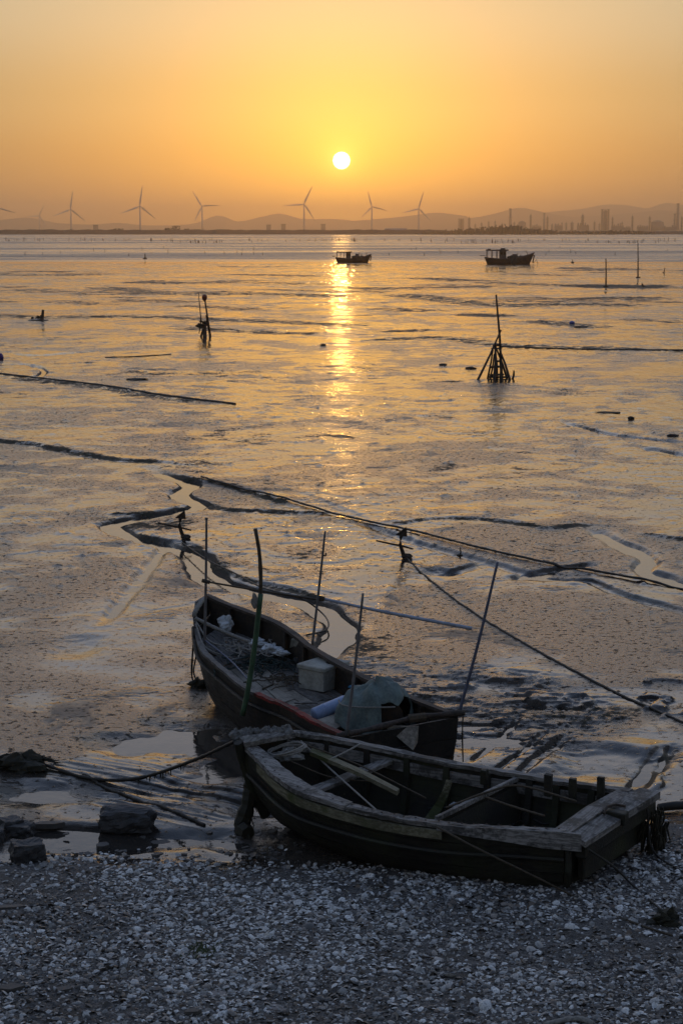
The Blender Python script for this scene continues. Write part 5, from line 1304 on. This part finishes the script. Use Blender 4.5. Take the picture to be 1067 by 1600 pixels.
slab(18, 1548, .25, .16, .06, .1, 21, 'dark stone on the shells at lower left edge')
slab(300, 1587, .18, .12, .06, .3, 22, 'dark stone on the shells near bottom left of the pale plates')
slab(155, 1550, .20, .08, .04, -.2, 23, 'thin dark stone on the shells at lower left')
slab(245, 1550, .22, .08, .04, .15, 24, 'thin dark stone on the shells left of the grey plate')
slab(100, 1550, .16, .10, .05, .5, 25, 'small dark stone on the shells between two thin stones')
rnd = random.Random(77)
for k in range(110):
    px = rnd.uniform(60, 480); py = 1342 + rnd.gauss(0, 21) - .03 * (px - 150)
    if 20 < px < 75 and py < 1350: continue
    slab(px, py, rnd.uniform(.04, .17) * rnd.uniform(.6, 1.1), rnd.uniform(.04, .12), rnd.uniform(.008, .022), rnd.uniform(0, 3.1), 100 + k, 'small flat stone in the strandline between mud and shells', 'slate', 'flat stones along the strandline', .22)
m = MB()
for k in range(60):
    c = gpt(313 + rnd.gauss(0, 13), 1486 - rnd.gauss(0, 5), .022); m.add([c, c + Vector((.03, .01, .012)), c + Vector((.015, .025, .02))], [(0, 1, 2)])
tag(put('moss_patch', m, rough_mat('moss_green', (.05, .06, .015), (.03, .035, .01), 20, .8, 0), None), 'small patch of green moss on the shells', 'moss', kind='stuff')
rope('shore_rope', [gpt(850, 1602, .03), gpt(880, 1594, .04), gpt(905, 1592, .04), gpt(925, 1599, .03)], .022, M['rope_pale'], 'pale rope end on the shells at the bottom edge', 24)

# ---------------------------------------------------------------- the shell beach
def shell_protos():
    out = []
    rr = random.Random(5)
    for k in range(7):
        n = 6; ring = []; asp = rr.uniform(.55, .85)
        for i in range(n):
            a = 2 * PI * i / n; r_ = 1 + rr.uniform(-.22, .22); ring.append((r_ * math.cos(a), asp * r_ * math.sin(a), rr.uniform(-.12, .12)))
        mid = [(x * .55, y * .55, .26 + rr.uniform(-.06, .06)) for x, y, z in ring]
        V = ring + mid + [(rr.uniform(-.1, .1), 0, .36)]
        F = [(i, (i + 1) % n, n + (i + 1) % n) for i in range(n)] + [(i, n + (i + 1) % n, n + i) for i in range(n)] + [(n + i, n + (i + 1) % n, 2 * n) for i in range(n)]
        out.append((np.array(V, np.float32), np.array(F, np.int32)))
    return out
def shells():
    rg = np.random.RandomState(3); protos = shell_protos(); N = 112000
    X = rg.uniform(-5.3, 5.3, N); Y = rg.uniform(12.3, 18.9, N)
    edge = 17.35 + .35 * fbm(X * .8, Y * .3, 95, 3) + np.clip((X - 1.8) * .9, 0, 1.3)
    keep = rg.uniform(0, 1, N) < np.clip((edge + .15 - Y + .9 * fbm(X * 1.5, Y * 1.5, 6, 3)) / 1.25, 0, 1) ** 1.2 * np.clip(.92 + 1.3 * fbm(X * .9, Y * 1.1, 5, 5, .6), .22, 1)
    keep &= np.abs(X) < Y * .2 + 1.7
    X = X[keep]; Y = Y[keep]; N = len(X); Z = ground_z(X, Y)
    s = .0158 * np.exp(rg.normal(0, .45, N)); s = np.clip(s, .006, .042) * np.where(rg.uniform(0, 1, N) < .012, 1.9, 1.0)
    az = rg.uniform(0, 2 * PI, N); tx = rg.normal(0, .38, N); ty = rg.normal(0, .38, N) + PI * (rg.uniform(0, 1, N) < .45)
    ca, sa = np.cos(az), np.sin(az); cx, sx = np.cos(tx), np.sin(tx); cy, sy = np.cos(ty), np.sin(ty)
    R = np.empty((N, 3, 3), np.float32)
    R[:, 0, 0] = ca * cy - sa * sx * sy; R[:, 0, 1] = -sa * cx; R[:, 0, 2] = ca * sy + sa * sx * cy
    R[:, 1, 0] = sa * cy + ca * sx * sy; R[:, 1, 1] = ca * cx; R[:, 1, 2] = sa * sy - ca * sx * cy
    R[:, 2, 0] = -cx * sy; R[:, 2, 1] = sx; R[:, 2, 2] = cx * cy
    tone = np.clip(rg.beta(1.25, 1.5, N) + .38 * fbm(X * .9, Y * .9, 8, 3), 0, 1); hue = rg.uniform(0, 1, N)
    which = rg.randint(0, len(protos), N); co = []; fc = []; tn = []; off = 0
    P = np.stack([X, Y, Z + s * .35 + rg.uniform(0, .012, N)], 1)
    for k, (V, F) in enumerate(protos):
        i = np.where(which == k)[0]; nv = len(V)
        W = np.einsum('nij,vj->nvi', R[i], V) * s[i][:, None, None] + P[i][:, None, :]
        co.append(W.reshape(-1, 3)); fc.append((F[None] + (off + np.arange(len(i)) * nv)[:, None, None]).reshape(-1, 3)); off += len(i) * nv
        t = np.stack([tone[i], hue[i], np.zeros(len(i)), np.ones(len(i))], 1); tn.append(np.repeat(t, nv, 0))
    co = np.concatenate(co).astype(np.float32); fc = np.concatenate(fc).astype(np.int32); tn = np.concatenate(tn).astype(np.float32)
    me = bpy.data.meshes.new('shell_gravel'); me.vertices.add(len(co)); me.vertices.foreach_set('co', co.ravel())
    nf = len(fc); me.loops.add(nf * 3); me.polygons.add(nf); me.loops.foreach_set('vertex_index', fc.ravel()); me.polygons.foreach_set('loop_start', np.arange(0, nf * 3, 3, dtype=np.int32))
    me.update(calc_edges=True)
    at_ = me.color_attributes.new('tone', 'FLOAT_COLOR', 'POINT'); at_.data.foreach_set('color', tn.ravel())
    m = NT('oyster_shell'); vc = m.n('ShaderNodeVertexColor'); vc.layer_name = 'tone'; sp_ = m.n('ShaderNodeSeparateColor'); m.t.links.new(vc.outputs[0], sp_.inputs[0])
    c = m.mix(m.range(sp_.outputs[0], .15, .85, smooth=False), (.062, .055, .050), (.80, .785, .76))
    c = m.mix(m.math('MULTIPLY', m.range(sp_.outputs[1], .55, 1.0), .7), c, (.20, .14, .095))
    c = m.mix(m.math('MULTIPLY', m.range(m.noise(m.pos(False), 60, 3, .6), .45, .65), .55), c, (.10, .09, .085))
    m.p('Base Color', c); m.p('Roughness', .5)
    return tag(put('shell_gravel', me, m.m), 'beach of broken oyster shells in the foreground', 'shells', kind='stuff')
shells()
def beach_bed():
    m = NT('shell_grit'); p = m.pos(False); f = m.noise(p, 45, 5, .7); g = m.noise(p, 6, 4, .6)
    c = m.mix(m.range(f, .4, .62), (.035, .03, .027), (.16, .15, .145)); c = m.mix(m.range(g, .45, .65), c, (.045, .036, .028))
    m.p('Base Color', c); m.p('Roughness', .8); m.bump(f, .02)
    nr, nc = 120, 160; Y = np.linspace(9.2, 19.0, nr)[:, None] * np.ones((1, nc)); X = np.linspace(-1, 1, nc)[None] * (.205 * Y + 2.1)
    Z = ground_z(X.ravel(), Y.ravel()).reshape(nr, nc)
    edge = 17.15 + .35 * fbm(X * .8, Y * .3, 95, 3) + np.clip((X - 1.8) * .9, 0, 1.3) + .7 * fbm(X * 1.8, Y * 1.8, 12, 4)
    Z = Z + np.where(Y < edge, .012, -.05)
    return tag(put('shell_beach', grid_mesh('shell_beach', X, Y, Z, nr, nc), m.m), kind='structure')
beach_bed()
